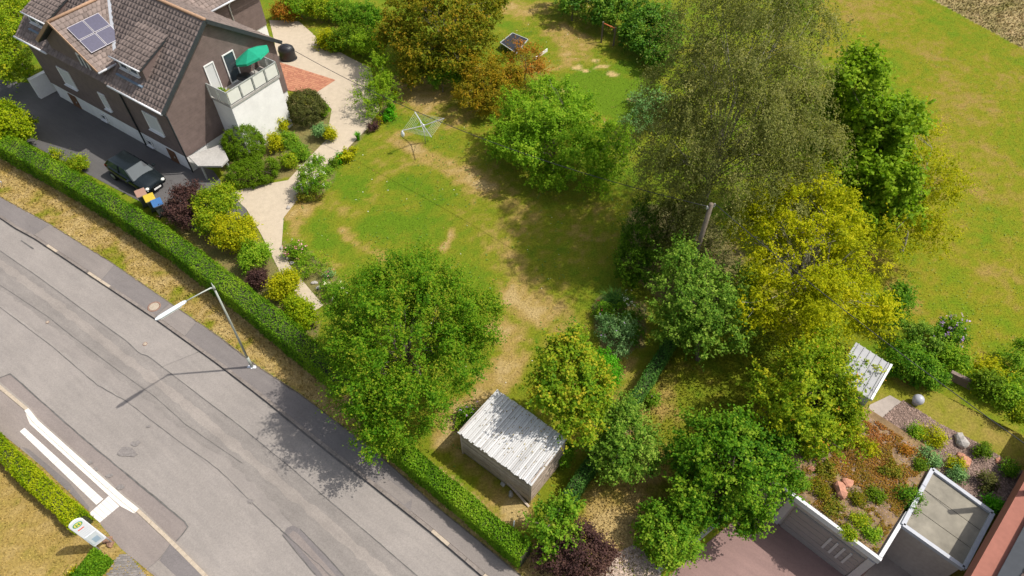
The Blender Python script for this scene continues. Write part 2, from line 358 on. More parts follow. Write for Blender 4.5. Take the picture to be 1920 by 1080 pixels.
# grass blades that nobody could count: short tufts over lawn, verge, meadow
def tufts(name, poly, n, hmin, hmax, seed, excl=(), lean=.7, bright=1.0):
    r = np.random.default_rng(seed); P = np.asarray(poly)
    x = r.uniform(max(P[:, 0].min(), -46), min(P[:, 0].max(), 46), n * 3); y = r.uniform(max(P[:, 1].min(), 6), min(P[:, 1].max(), 64), n * 3)
    ok = inside(x, y, P) & (np.abs(x) < (y * CP + HC * SP) / FPX * 960 + 1)
    for E_ in excl: ok &= ~inside(x, y, E_)
    x, y = x[ok][:n], y[ok][:n]; m = len(x)
    z = ground_z(x, y); c = ground_col(x, y) * r.uniform(.75, 1.5, (m, 1)) * bright
    a = r.uniform(0, 2 * np.pi, m); h = r.uniform(hmin, hmax, m); w = h * r.uniform(.25, .5, m)
    B = np.stack([x, y, z - .01], 1); S_ = np.stack([np.cos(a), np.sin(a), np.zeros(m)], 1) * w[:, None]
    b = r.uniform(0, 2 * np.pi, m); T = B + np.stack([np.cos(b) * h * lean, np.sin(b) * h * lean, h], 1)
    V = np.stack([B - S_, B + S_, T], 1).reshape(-1, 3); F = np.arange(m * 3).reshape(m, 3)
    return np_mesh(name, V, F, M_tuft, vcol=np.repeat(c, 3, 0), kind='stuff')
M_tuft = col_mat('grass_blades', .1, .0, .8, 3.0)
road_all = np.concatenate([WALK[:, :2], BUSOUT[::-1, :2]])
EX = [drive_poly, yard_poly, court_poly, road_all] + bed_polys
tufts('lawn_grass', lawn_poly, 75000, .03, .07, 1, EX)
tufts('orchard_tall_grass', orchard_poly, 26000, .05, .12, 2, EX)
tufts('meadow_grass', meadow_poly, 90000, .025, .055, 3)
tufts('verge_grass', verge_poly, 60000, .05, .14, 4, [road_all])
tufts('island_grass', island_poly, 16000, .04, .10, 5, [road_all])
tufts('fallow_weeds', fallow_poly, 9000, .06, .2, 6, bright=1.2)

# ---------------------------------------------------------------- road, pavements, kerbs
def asphalt(name, c, var=.22, coarse=.12, streak=None):
    m, nt, bs = _new(name); c = np.array(c)
    n1 = _noise(nt, 16, 8, .8); n2 = _noise(nt, .35, 5, .6); n3 = _noise(nt, 1.6, 5, .65, streak or ((.35, 2.2, 1), (0, 0, R(35.5))))
    r1 = _ramp(nt, n1.outputs[0], [(.3, c * (1 - var)), (.7, c * (1 + var))]); r2 = _ramp(nt, n2.outputs[0], [(.3, (1 - coarse,) * 3), (.7, (1 + coarse * .6,) * 3)])
    r3 = _ramp(nt, n3.outputs[0], [(.3, (1 - coarse * .8, 1 - coarse * .85, 1 - coarse * .9)), (.68, (1.05, 1.04, 1.02))])
    nt.links.new(_mul(nt, _mul(nt, r1.outputs[0], r2.outputs[0]), r3.outputs[0]), bs.inputs['Base Color'])
    bs.inputs['Roughness'].default_value = .85; bs.inputs['Specular IOR Level'].default_value = .3; _bump(nt, bs, n1.outputs[0], .35, .01)
    return m
A_road = asphalt('asphalt_road', (.256, .230, .210)); A_walk = asphalt('asphalt_pavement', (.212, .186, .170)); A_dark = asphalt('asphalt_dark', (.165, .148, .145))
A_bay = asphalt('asphalt_bus_bay', (.215, .183, .168)); A_lane = asphalt('asphalt_worn_lane', (.220, .198, .181), .28, .16); A_pale = asphalt('asphalt_pale', (.262, .232, .208), .24, .16)
A_yard = asphalt('asphalt_yard', (.105, .10, .10)); M_tar = mat('tar_seam', (.115, .108, .10), .6, .4, 3.0, spec=.3)
def sheet(name, P, z, m, kind='structure', parent=None, th=None):
    mb = MB(); P = [(p[0], p[1]) for p in P]
    if th: mb.prism(P, z - th, z)
    else:
        area = sum(P[i][0] * P[(i + 1) % len(P)][1] - P[(i + 1) % len(P)][0] * P[i][1] for i in range(len(P)))
        if area < 0: P = P[::-1]
        mb.add([(x, y, z) for x, y in P], [tuple(range(len(P)))])
    return mb.build(name, m, parent, kind=kind)
sheet('road', np.concatenate([offset(KERB, .05), offset(BUS, -.05)[::-1]]), ROADZ, A_road)
def strip(name, P, w, z, m, wob=.0, kind='structure', parent=None, seed=0):
    Q = resample(P, .35); r = np.random.default_rng(seed); n = len(Q)
    o = np.cumsum(r.normal(0, .5, n)) * .25; o -= np.linspace(o[0], o[-1], n); o = wob * .16 * np.convolve(np.pad(o, 2, 'edge'), np.ones(5) / 5, 'valid') + wob * r.normal(0, .018, n); ww = w / 2 * (1 + .35 * r.uniform(-1, 1, n))
    A = [offset(Q, 0)[i] for i in range(n)]; t = np.gradient(Q[:, :2], axis=0); t /= np.linalg.norm(t, axis=1)[:, None]; nn = np.stack([-t[:, 1], t[:, 0]], 1)
    L_ = Q[:, :2] + nn * (o + ww)[:, None]; R_ = Q[:, :2] + nn * (o - ww)[:, None]
    V = np.concatenate([np.c_[L_, np.full(n, z)], np.c_[R_, np.full(n, z)]]); F = np.array([(i + n, i + 1 + n, i + 1, i) for i in range(n - 1)])
    return np_mesh(name, V, F, m, parent, kind=kind)
Z1 = ROADZ + .004
s1 = [(-60, 428), (0, 470), (61, 511), (240, 641), (261, 663), (277, 668), (448, 798), (543, 876), (779, 1078), (900, 1180)]
s2 = [(-60, 494), (0, 535), (86, 592), (200, 680), (289, 743), (350, 798), (455, 869)]
s3 = [(-60, 530), (0, 576), (98, 649), (183, 722), (237, 752), (322, 817), (407, 880), (478, 947), (526, 993)]
lane = [(-60, 428), (0, 470), (61, 511), (240, 641), (261, 663), (277, 668), (448, 798), (543, 876), (779, 1078), (900, 1180), (760, 1180), (640, 1078), (500, 935), (420, 868), (289, 766), (180, 690), (60, 600), (-60, 510)]
sheet('worn_lane', gp(lane, ROADZ), Z1, A_lane)
strip('pale_wheel_track', gp([(-60, 450), (40, 520), (200, 645), (330, 745), (470, 860), (640, 1005), (780, 1125)], ROADZ), .42, Z1 + .004, A_pale, .6, seed=3)
strip('pale_trench', gp([(-60, 512), (0, 556), (86, 618), (215, 715), (322, 800), (430, 885), (520, 970)], ROADZ), .62, Z1 + .004, asphalt('asphalt_trench', (.245, .219, .200), .2), .5, seed=5)
sheet('bus_bay_patch', gp([(-70, 650), (0, 708), (20, 701), (41, 719), (178, 839), (354, 987), (330, 1016), (263, 950), (241, 934), (70, 782), (56, 763), (0, 716), (-70, 655)], ROADZ), Z1, A_bay)
sheet('road_patch', gp([(530, 1002), (538, 990), (549, 985), (563, 992), (640, 1074), (700, 1140), (630, 1140), (590, 1075)], ROADZ), Z1 + .008, A_dark)
sheet('road_patch_centre', gp([(541, 1003), (550, 995), (560, 1002), (625, 1074), (670, 1130), (640, 1130), (598, 1070)], ROADZ), Z1 + .012, A_bay)
for i, (P, w, wb) in enumerate(((s1, .032, .2), (s2, .022, .3), (s3, .026, .45), ([(20, 701), (41, 719), (110, 780), (178, 839), (260, 908), (354, 985), (348, 996), (331, 1015)], .06, .3), ([(-10, 712), (20, 701)], .05, .2), ([(40, 451), (63, 467)], .06, .1),
                              ([(530, 1003), (560, 1040), (592, 1078)], .03, .2), ([(563, 992), (610, 1040), (646, 1080)], .03, .2), ([(300, 690), (420, 640)], .012, .2), ([(526, 993), (620, 1078), (690, 1140)], .03, .6))):
    strip('tar_seam', gp(P, ROADZ), w, Z1 + .016 + .001 * i, M_tar, wb, seed=i)
for i, (px, py, s) in enumerate(((237, 846, .42), (255, 832, .28), (247, 852, .3), (168, 868, .2), (180, 880, .16), (205, 893, .2), (226, 914, .22), (279, 800, .14), (470, 940, .2))):
    r = random.Random(i); c = g(px, py, ROADZ)
    sheet('oil_stain', [(c[0] + s * (0.6 + .5 * r.random()) * math.cos(a), c[1] + s * (.35 + .4 * r.random()) * math.sin(a)) for a in np.linspace(0, 6.0, 14)], Z1 + .03 + .001 * i, mat('oil_stain', (.19, .17, .158), .8, .3, 12))
# near pavement slab with different asphalt fields
sheet('pavement', np.concatenate([offset(KERB, .17), WALK[::-1]]), PAVZ, A_walk, th=.3)
def pav_field(k_px, w_px, m, i):
    sheet('pavement_field', np.concatenate([gp(k_px, PAVZ), gp(w_px, PAVZ)]), PAVZ + .004 + .001 * i, m)
A_mid = asphalt('asphalt_mid', (.176, .157, .150))
pav_field([(-60, 368), (2, 406), (34, 427), (62, 441)], [(92, 422), (30, 388), (-60, 340)], A_mid, 0)
pav_field([(189, 527), (290, 594)], [(318, 569), (260, 527), (214, 498)], A_mid, 1)
pav_field([(345, 633), (420, 688), (505, 752), (690, 897), (700, 905), (770, 962)], [(775, 916), (710, 857), (655, 812), (560, 739), (484, 689), (412, 634), (368, 605)], A_mid, 2)
pav_field([(705, 906), (758, 946)], [(775, 934), (722, 894)], A_walk, 4)
for P in ([(62, 441), (92, 422)], [(189, 527), (214, 498)], [(290, 594), (318, 569)], [(345, 633), (368, 605)]): strip('pavement_joint', gp(P, PAVZ), .02, PAVZ + .012, M_tar, .1)
M_grit = mat('grit_edge', (.24, .20, .15), .9, .4, 8)
strip('pavement_edge_grit', offset(WALK, .0), .06, PAVZ + .006, mat('dark_edge', (.13, .105, .075), .9, .5, 5), .25, seed=9)
# kerbs: each stone its own piece
def kerb_run(name, P, w, z0, z1, m, L=1.0, gap=.012, seed=0, side=1):
    k = bpy.data.objects.new(name, None); col.objects.link(k); k['kind'] = 'structure'; k.location = Vector(P[0])
    Q = resample(P, L); r = random.Random(seed)
    for i in range(len(Q) - 1):
        a, b = Vector(Q[i]), Vector(Q[i + 1]); d = (b - a); l = d.length; d.normalize(); nrm = Vector((-d.y, d.x, 0)) * w * side
        o = a + d * gap / 2; o.z = z0; h = z1 - z0 + r.uniform(-.006, .006)
        MB().frame_box(o, d * (l - gap), nrm, (0, 0, h)).build('kerb_stone', m[r.random() < .15 if len(m) > 1 else 0], k, bevel=.012)
    return k
M_kerb = mat('kerb_concrete', (.235, .20, .175), .85, .25, 7, .3, big=.3); M_kerb2 = mat('kerb_pale', (.40, .33, .25), .85, .2, 7, .3); M_kerbw = mat('bus_kerb_white', (.72, .67, .59), .8, .12, 5, .2, big=.12)
kerb_run('kerb', offset(KERB, .0), .16, ROADZ - .1, PAVZ + .012, [M_kerb, M_kerb2], seed=2)
strip('gutter_joint', offset(KERB, -.03), .07, ROADZ + .006, M_tar, .12, seed=14)
# bus stop pavement
sheet('bus_stop_pavement', np.concatenate([offset(BUS, -.17), BUSOUT[::-1]]), PAVZ, asphalt('asphalt_bus_pavement', (.228, .194, .176)), th=.3)
sheet('pavement_field', gp([(298, 1052), (320, 1018), (380, 1074), (450, 1140), (400, 1140)], PAVZ), PAVZ + .004, A_dark)
sheet('pavement_field', gp([(277, 1064), (298, 1050), (340, 1090), (320, 1100)], PAVZ), PAVZ + .005, A_pale)
strip('pavement_joint', gp([(277, 1066), (298, 1050), (320, 1020)], PAVZ), .02, PAVZ + .012, M_tar, .1)
sheet('pavement_field', gp([(41, 838), (54, 842), (130, 905), (168, 952), (166, 958), (100, 895)], PAVZ), PAVZ + .004, A_dark)
kb = [g(*p, ROADZ) for p in bus_px]
kerb_run('bus_stop_kerb', np.array(kb[:3]), .16, ROADZ - .1, PAVZ + .012, [M_kerb2], .9, side=-1)
kerb_run('raised_bus_kerb', np.array(kb[2:6]), .20, ROADZ - .1, PAVZ + .05, [M_kerbw], .95, side=-1)
kerb_run('bus_stop_kerb_end', np.array(kb[5:]), .16, ROADZ - .1, PAVZ + .012, [M_kerb2, M_kerb], .95, side=-1)
M_tact = mat('tactile_white', (.66, .63, .585), .7, .06, 20, .2, big=.06)
def tactile(name, a0, a1, b0, b1, n, m2=1):
    """raised white paving strip laid out of single slabs: corners a0-a1 (one long edge), b0-b1 (the other)"""
    k = bpy.data.objects.new(name, None); col.objects.link(k); k['kind'] = 'structure'
    A0, A1, B0, B1 = (gv(*p, PAVZ) for p in (a0, a1, b0, b1)); k.location = A0
    for i in range(n):
        for j in range(m2):
            s0, s1_ = i / n + .0015, (i + 1) / n - .0015; t0, t1 = j / m2 + .005, (j + 1) / m2 - .005
            pt = lambda s, t: (A0.lerp(A1, s)).lerp(B0.lerp(B1, s), t)
            q = [pt(s0, t0), pt(s1_, t0), pt(s1_, t1), pt(s0, t1)]
            MB().prism([(p.x, p.y) for p in q], PAVZ - .02, PAVZ + .014).build('paving_slab', M_tact, k)
tactile('tactile_strip', (46, 802), (194, 936), (37, 809), (181, 947), 13)
tactile('tactile_field', (204, 930), (224, 949), (167, 963), (187, 980), 3, 5)
mb = MB(); mb.prism([tuple(g(x, y, PAVZ)[:2]) for x, y in ((48, 775), (60, 779), (236, 943), (254, 962), (250, 962), (226, 949), (56, 795))], PAVZ - .02, PAVZ + .012); mb.build('white_platform_edge', M_kerbw, kind='structure')
# herringbone pavers beside the bus stop: each stone a piece
pv = bpy.data.objects.new('herringbone_paving', None); col.objects.link(pv); pv['kind'] = 'structure'; pv.location = gv(250, 1080)
pv_poly = gp([(196, 1088), (215, 1052), (228, 1032), (292, 1092), (320, 1130), (180, 1130)], 0)
M_pav = [mat('paver_grey_%s' % n, c, .9, .2, 12, .3) for n, c in (('a', (.20, .18, .165)), ('b', (.235, .21, .19)), ('c', (.17, .155, .145)))]
pa = math.atan2(BUSOUT[4][1] - BUSOUT[3][1], BUSOUT[4][0] - BUSOUT[3][0]) + R(45); L0 = .21; n_p = 0
base_p = gv(235, 1085); paver_me = {}
for i in range(-22, 22):
    for j in range(-22, 22):
        for kx, ky, lx, ly in ((0, 0, 2, 1), (0, 1, 1, 2)):
            ux = (i * 1 + j * 1 * -1) + kx; uy = i * 1 + j * 1 + ky                   # L-shaped herringbone cell
            if (i + j) % 1: continue
            cx, cy = (2 * j + i + kx + lx / 2), (i + ky + ly / 2)
            x = cx * L0 / 2; y = cy * L0 / 2
            X = base_p.x + x * math.cos(pa) - y * math.sin(pa); Y = base_p.y + x * math.sin(pa) + y * math.cos(pa)
            if kx == 0 and ky == 1: continue
            if not inside(np.array([X]), np.array([Y]), pv_poly)[0] or n_p > 290: continue
            key = (lx, ly, random.randrange(3))
            if key not in paver_me:
                o = MB().box((0, 0, 0), (lx * L0 / 2 - .008, ly * L0 / 2 - .008, .05), pa).build('paver', M_pav[key[2]]); paver_me[key] = o.data; bpy.data.objects.remove(o)
            o = bpy.data.objects.new('paver', paver_me[key]); col.objects.link(o); o.parent = pv; o.location = Vector((X, Y, random.uniform(-.004, .004))) - pv.location; n_p += 1
sheet('paving_sand', pv_poly, -.005, mat('paving_sand', (.09, .08, .06)))
# manhole covers
def manhole(px, py, z, r, label):
    p = gv(px, py, z); t = empty('manhole_cover', p, label, 'manhole')
    MB().lathe((p.x, p.y, z), [(r, .0), (r, .012), (r * .78, .012), (r * .78, .006)], 24).build('rim', mat('rust_ring', (.25, .15, .11), .8, .3, 20), t)
    MB().lathe((p.x, p.y, z), [(r * .76, .0), (r * .76, .016), (r * .70, .018)], 24).build('lid', mat('concrete_lid', (.36, .30, .23), .85, .25, 18, .4), t)
manhole(289, 575, PAVZ + .006, .36, 'round concrete manhole lid with rusty ring in the pavement')
manhole(272, 645, ROADZ + .006, .12, 'small brown valve cover in the road below the street lamp arm')
manhole(89, 604, ROADZ + .03, .09, 'tiny dark valve cover in the left road lane')
# drives and yards
M_drive = mat('drive_sand', (.47, .39, .29), .95, .14, 20, .3, big=.12)
sheet('driveway', drive_poly, .012, M_drive); sheet('asphalt_yard', yard_poly, .010, A_yard)
rp = bpy.data.objects.new('red_paving', None); col.objects.link(rp); rp['kind'] = 'structure'; rp.location = Vector(redpave_poly[0]); rp_m = [mat('red_paver', (.42, .19, .11), .9, .15, 12), mat('red_paver_dark', (.36, .15, .09), .9, .15, 12)]
A_, B_, C_, D_ = (Vector(p) for p in redpave_poly)
for i in range(16):
    for j in range(12):
        pt = lambda s, t: A_.lerp(B_, s).lerp(D_.lerp(C_, s), t)
        q = [pt((i + .03) / 16, (j + .04) / 12), pt((i + .97) / 16, (j + .04) / 12), pt((i + .97) / 16, (j + .96) / 12), pt((i + .03) / 16, (j + .96) / 12)]
        MB().prism([(p.x, p.y) for p in q], .0, .035 + random.uniform(0, .004)).build('red_paver', rp_m[random.random() < .35], rp)
sheet('courtyard', court_poly, COURTZ, asphalt('courtyard_red', (.235, .150, .135), .14, .12))
sheet('gravel', gravel_poly, .02, mat('gravel', (.36, .275, .215), .95, .45, 9, .6))
def scatter_stones(name, poly, n, z, s, m, seed):
    r = np.random.default_rng(seed); P = np.asarray(poly); x = r.uniform(P[:, 0].min(), P[:, 0].max(), n * 3); y = r.uniform(P[:, 1].min(), P[:, 1].max(), n * 3)
    ok = inside(x, y, P); x, y = x[ok][:n], y[ok][:n]; m_ = len(x); sc = r.uniform(.5, 1.3, (m_, 1, 1)) * s
    octa = np.array([(1, 0, 0), (0, 1, 0), (-1, 0, 0), (0, -1, 0), (0, 0, .7), (0, 0, -.7)]); F0 = np.array([(0, 1, 4), (1, 2, 4), (2, 3, 4), (3, 0, 4)])
    a = r.uniform(0, 6.28, m_); ca, sa = np.cos(a), np.sin(a); o = octa[None] * r.uniform(.6, 1.3, (m_, 6, 1)) * sc
    V = np.stack([o[..., 0] * ca[:, None] - o[..., 1] * sa[:, None] + x[:, None], o[..., 0] * sa[:, None] + o[..., 1] * ca[:, None] + y[:, None], o[..., 2] + z], -1).reshape(-1, 3)
    F = (F0[None] + 6 * np.arange(m_)[:, None, None]).reshape(-1, 3)
    return np_mesh(name, V, F, m, face_attr={'var': np.repeat(r.random(m_), 4)}, kind='stuff')
scatter_stones('gravel_stones', gravel_poly, 5000, .025, .035, mat('gravel_stone', (.40, .31, .25), .9, .3, 30, attr=.5), 3)

# daisies, clover heads and fallen leaves on the lawn, too many and small to count
def specks(name, poly, n, s, m, seed, thr=.5, scale=3.0):
    r = np.random.default_rng(seed); P = np.asarray(poly); x = r.uniform(P[:, 0].min(), P[:, 0].max(), n * 8); y = r.uniform(P[:, 1].min(), P[:, 1].max(), n * 8)
    ok = inside(x, y, P) & (fbm(x, y, scale, seed) > thr)
    for E_ in EX: ok &= ~inside(x, y, E_)
    x, y = x[ok][:n], y[ok][:n]; k = len(x); a_ = r.uniform(0, 6.28, k); ss = s * r.uniform(.6, 1.3, k); z = ground_z(x, y) + .05
    V = np.stack([np.stack([x + np.cos(a_ + q) * ss * (1 if i % 2 else .6), y + np.sin(a_ + q) * ss * (1 if i % 2 else .6), z + .02 * (i == 1)], -1) for i, q in enumerate((0, 1.57, 3.14, 4.71))], 1).reshape(-1, 3)
    np_mesh(name, V, np.arange(4 * k).reshape(k, 4), m, kind='stuff')
specks('lawn_daisies', lawn_poly, 140, .035, mat('daisy_white', (.75, .74, .68), .8, .1), 81, .55)
specks('fallen_leaves', lawn_poly, 500, .04, mat('fallen_leaf', (.30, .17, .06), .8, .4, 2), 82, .45, 6.0)
specks('lawn_weeds', lawn_poly, 1500, .06, mat('weed_green', (.10, .18, .02), .8, .3, 2), 83, .52, 2.0)
specks('meadow_weeds', meadow_poly, 2500, .05, mat('meadow_weed', (.14, .20, .02), .8, .3, 2), 84, .5, 3.0)
specks('verge_leaves', verge_poly, 700, .03, mat('verge_leaf', (.34, .21, .09), .8, .4, 2), 85, .4, 3.0)

# ================================================================ PLANTS
def unit(a): return a / (np.linalg.norm(a, axis=-1, keepdims=True) + 1e-9)
def leaf_faces(name, P, N, T, L, W, var, m, parent, **kw):
    n = len(P); N = unit(N); T = unit(T - N * (T * N).sum(1, keepdims=True)); B = np.cross(N, T)
    L = np.broadcast_to(L, (n,))[:, None]; W = np.broadcast_to(W, (n,))[:, None]
    V = np.stack([P - T * L * .5, P + B * W * .5 + N * W * .18 + T * L * .06, P + T * L * .5 - N * L * .08, P - B * W * .5 + N * W * .18 + T * L * .06], 1).reshape(-1, 3)
    return np_mesh(name, V, np.arange(n * 4).reshape(n, 4), m, parent, face_attr={'var': np.clip(var, 0, 1)}, **kw)
def sph(r, n):
    v = r.normal(size=(n, 3)); return unit(v)
def crown_points(r, lobes, n, shell, zmin=-.55, bump=.25):
    C = np.array([l[0] for l in lobes]); D = np.array([l[1] for l in lobes]); w = (D[:, 0] * D[:, 1] * D[:, 2]) ** .667; w /= w.sum()
    k = r.choice(len(lobes), n * 6, p=w); d = sph(r, n * 6); d = d[(d[:, 2] > zmin)]; k = k[:len(d)]
    rad = shell[0] + (shell[1] - shell[0]) * r.random(len(d)) ** .6
    bumps = sph(r, len(lobes) * 13).reshape(len(lobes), 13, 3); bumps[..., 2] = np.abs(bumps[..., 2]) * .9 - .1; bumps = unit(bumps)
    near = np.einsum('ij,ikj->ik', d, bumps[k]).max(1); lump = np.exp(-(np.arccos(np.clip(near, -1, 1)) / .34) ** 2)      # boughs push out, gaps between them fall back
    rad = rad * (1.05 - bump + bump * lump if bump else 1.0); keep = r.random(len(d)) < (.6 + .4 * lump if bump else 1.1); d, k, rad = d[keep], k[keep], rad[keep]
    p = C[k] + d * D[k] * rad[:, None]; ok = np.ones(len(d), bool)
    for j in range(len(lobes)):
        q = np.linalg.norm((p - C[j]) / D[j], axis=1); ok &= (q > shell[0] * .8) | (k == j)
    p, d, k = p[ok][:n], d[ok][:n], k[ok][:n]
    return p, unit(d / D[k])
def foliage(r, lobes, clumps, cr, twigs, tl, lpt, L, W, out=.6, up=.4, rnd=.5, droop=0., spread=.06, shell=(.62, 1.0), nup=.75, nout=.5, nrnd=.55, tip=0., cvar=.2, lvar=.2, zmin=-.55, fill=.12, flat=1.0, bump=.25):
    c, o = crown_points(r, lobes, clumps, shell, zmin, bump); n = len(c)
    cv = r.normal(0, cvar, n)
    s = c[:, None] + sph(r, n * twigs).reshape(n, twigs, 3) * (r.random((n, twigs, 1)) ** .5) * cr * np.array([1, 1, flat])
    o2 = np.repeat(o[:, None], twigs, 1)
    d = unit(o2 * out + np.array([0, 0, up]) + r.normal(0, rnd, (n, twigs, 3)))
    ln = tl * (.5 + 1.5 * r.random((n, twigs, 1, 1)) ** 2.2); t = (np.arange(lpt) + r.random((n, twigs, lpt))) / lpt; t = t[..., None]
    P = s[:, :, None] + d[:, :, None] * ln * t + np.array([0, 0, -1.0]) * droop * ln * t * t + r.normal(0, spread, (n, twigs, lpt, 3))
    N = o2[:, :, None] * nout + np.array([0, 0, nup]) + r.normal(0, nrnd, (n, twigs, lpt, 3))
    T = d[:, :, None] - np.array([0, 0, 1.0]) * droop * 2 * t + r.normal(0, .6, (n, twigs, lpt, 3))
    var = .5 + cv[:, None, None] + r.normal(0, cvar * .6, (n, twigs, 1)) + r.normal(0, lvar, (n, twigs, lpt)) + tip * (t[..., 0] - .5)
    P, N, T, var = P.reshape(-1, 3), N.reshape(-1, 3), T.reshape(-1, 3), var.ravel()
    if fill:
        m = int(len(P) * fill); C = np.array([l[0] for l in lobes]); D = np.array([l[1] for l in lobes]); k = r.choice(len(lobes), m)
        Q = C[k] + sph(r, m) * D[k] * (r.random((m, 1)) ** .4) * shell[0] * 1.05
        P = np.concatenate([P, Q]); N = np.concatenate([N, r.normal(0, 1, (m, 3)) + np.array([0, 0, .8])]); T = np.concatenate([T, r.normal(0, 1, (m, 3))]); var = np.concatenate([var, .5 + r.normal(0, lvar, m)])
    k = len(P); ls = r.uniform(.7, 1.3, k)
    return P, N, T, L * ls, W * ls, var, c
M_bark = mat('bark_grey_brown', (.16, .125, .095), .9, .35, 14, .6); M_bark_pale = mat('bark_pale', (.34, .30, .24), .9, .3, 14, .5); M_bark_dark = mat('bark_dark', (.085, .065, .05), .9, .35, 14, .6)
M_birch = mat('bark_birch', (.27, .24, .20), .8, .5, 5, .4); M_twig = mat('hedge_twigs', (.045, .05, .022), .95, .4, 10)
def lobes_px(spec):
    out = []
    for px, py, z, rpx, *rz in spec:
        c = g(px, py, z); rr = rpx * mpp(c); zz = rr * (rz[0] if rz else .85); out.append((c, np.array([rr, rr, zz])))
    return out
def limbs(mb, r, base, lobes, cs, n, r0, fork=.35, sag=.0, thin=.012):
    base = np.array(base); top = lobes[0][0].copy(); tz = top[2]
    f = base + (top - base) * fork
    mb.tube([base - np.array([0, 0, .15]), base + np.array([0, 0, .1]), base * .5 + f * .5 + np.array([r.normal(0, .06), r.normal(0, .06), 0]), f], [r0 * 1.35, r0 * 1.05, r0 * .85, r0 * .75], 8)
    lead = top + np.array([0, 0, lobes[0][1][2] * .35]); mb.tube([f, f * .5 + lead * .5 + r.normal(0, .12, 3), lead], [r0 * .72, r0 * .45, r0 * .12], 6)
    if len(cs) == 0: return
    idx = r.choice(len(cs), min(n, len(cs)), replace=False); nodes = []
    for i in idx:
        e = cs[i] + (lobes[0][0] - cs[i]) * r.uniform(.06, .3); k = r.uniform(.0, .5); s = f + (lead - f) * k; dl = np.linalg.norm(e - s)
        mid = s * .45 + e * .55 + np.array([0, 0, .10 * np.linalg.norm(e - s)]) * (1 - sag) + r.normal(0, .09, 3) * dl
        q = s * .75 + mid * .25 + np.array([0, 0, .05 * np.linalg.norm(e - s)]); rr = r0 * r.uniform(.16, .34) * (1 - k * .5)
        mb.tube([s, q, mid, mid * .4 + e * .6 + r.normal(0, .06, 3) * dl, e], [rr, rr * .85, rr * .55, max(rr * .3, thin), thin], 5, False)
        for _ in range(2):
            a = mid * .5 + e * .5; b = e + r.normal(0, .35, 3) * np.linalg.norm(e - s) * .25; mb.tube([mid, a * .5 + b * .5, b], [rr * .4, max(rr * .25, thin), thin * .7], 4, False)
SEED = [100]
def boughs(r, lobes, n, rf, rz=.75):
    """scatter smaller boughs over the crown so that it billows"""
    c, o = crown_points(r, lobes, n, (.72, .95), -.3, 0); out = [(l[0], l[1] * .84) for l in lobes]
    for p in c: q = rf * r.uniform(.7, 1.3); out.append((p, np.array([q, q, q * rz])))
    return out
def plant(name, label, cat, spec, m, par, base=None, bough=None, trunk=.14, nlimb=26, bark=None, group=None, fork=.35, blossoms=None, z0=0.0, crown_name='crown', tight=False):
    SEED[0] += 1; r = np.random.default_rng(SEED[0]); lobes = lobes_px(spec)
    b = g(*base, z0) if base else np.array([lobes[0][0][0], lobes[0][0][1], z0])
    root = empty(name, b, label, cat, group)
    P, N, T, L, W, var, cs = foliage(r, boughs(r, lobes, *bough) if bough else lobes, **par)
    ok = P[:, 2] > z0 + .02; P, N, T, L, W, var = P[ok], N[ok], T[ok], L[ok], W[ok], var[ok]
    leaf_faces(crown_name, P, N, T, L, W, var, m, root)
    if nlimb:
        mb = MB(); limbs(mb, r, b, lobes, cs, nlimb, trunk, fork); mb.build('trunk' if crown_name == 'crown' else 'stems', bark or M_bark, root)
    if blossoms:
        bn, bm, bs, bhi = blossoms; k = r.choice(len(P), min(bn, len(P)), replace=False, p=None)
        k = k[(P[k, 2] > np.quantile(P[:, 2], bhi))]; o = unit(P[k] - lobes[0][0] + np.array([0, 0, .01]))
        q = np.repeat(P[k] + o * .05 + np.array([0, 0, .05]), 4, 0); q += r.normal(0, bs * .5, q.shape)
        leaf_faces('blossoms', q, np.repeat(o, 4, 0) + np.array([0, 0, 1.0]) + r.normal(0, .4, q.shape), r.normal(0, 1, q.shape), bs, bs * .9, r.random(len(q)), bm, root)
    return root
def ramp4(a, b, c, d): return [(0.05, a), (.35, b), (.65, c), (.95, d)]
LM = {}
LM['hornbeam'] = leaf_mat('leaf_hornbeam', ramp4((.037, .098, .010), (.067, .140, .012), (.112, .177, .016), (.189, .189, .030)), .32)
LM['maple_yellow'] = leaf_mat('leaf_field_maple', ramp4((.065, .130, .016), (.124, .182, .018), (.202, .227, .026), (.312, .234, .039)), .32)
LM['apple'] = leaf_mat('leaf_apple', ramp4((.039, .090, .018), (.076, .137, .027), (.129, .190, .040), (.224, .263, .090)), .25)
LM['light'] = leaf_mat('leaf_light_green', ramp4((.055, .127, .017), (.099, .176, .022), (.154, .220, .033), (.220, .253, .055)), .32)
LM['purple'] = leaf_mat('leaf_purple', ramp4((.026, .012, .027), (.046, .021, .044), (.070, .031, .060), (.10, .05, .08)), .2)
LM['birch'] = leaf_mat('leaf_birch', ramp4((0.073, 0.077, 0.044), (0.120, 0.118, 0.068), (0.171, 0.154, 0.096), (0.241, 0.200, 0.149)), .28)
LM['maple'] = leaf_mat('leaf_maple', ramp4((0.064, 0.114, 0.011), (0.108, 0.172, 0.014), (0.156, 0.213, 0.019), (0.211, 0.255, 0.036)), .3)
LM['robinia'] = leaf_mat('leaf_robinia', ramp4((0.152, 0.161, 0.007), (0.232, 0.226, 0.010), (0.320, 0.285, 0.012), (0.399, 0.317, 0.018)), .38)
LM['robinia_far'] = leaf_mat('leaf_robinia_far', ramp4((0.142, 0.146, 0.007), (0.209, 0.198, 0.009), (0.282, 0.245, 0.011), (0.345, 0.270, 0.015)), .36)
LM['pear'] = leaf_mat('leaf_pear', ramp4((0.071, 0.121, 0.012), (0.131, 0.180, 0.015), (0.207, 0.236, 0.022), (0.320, 0.265, 0.024)), .3)
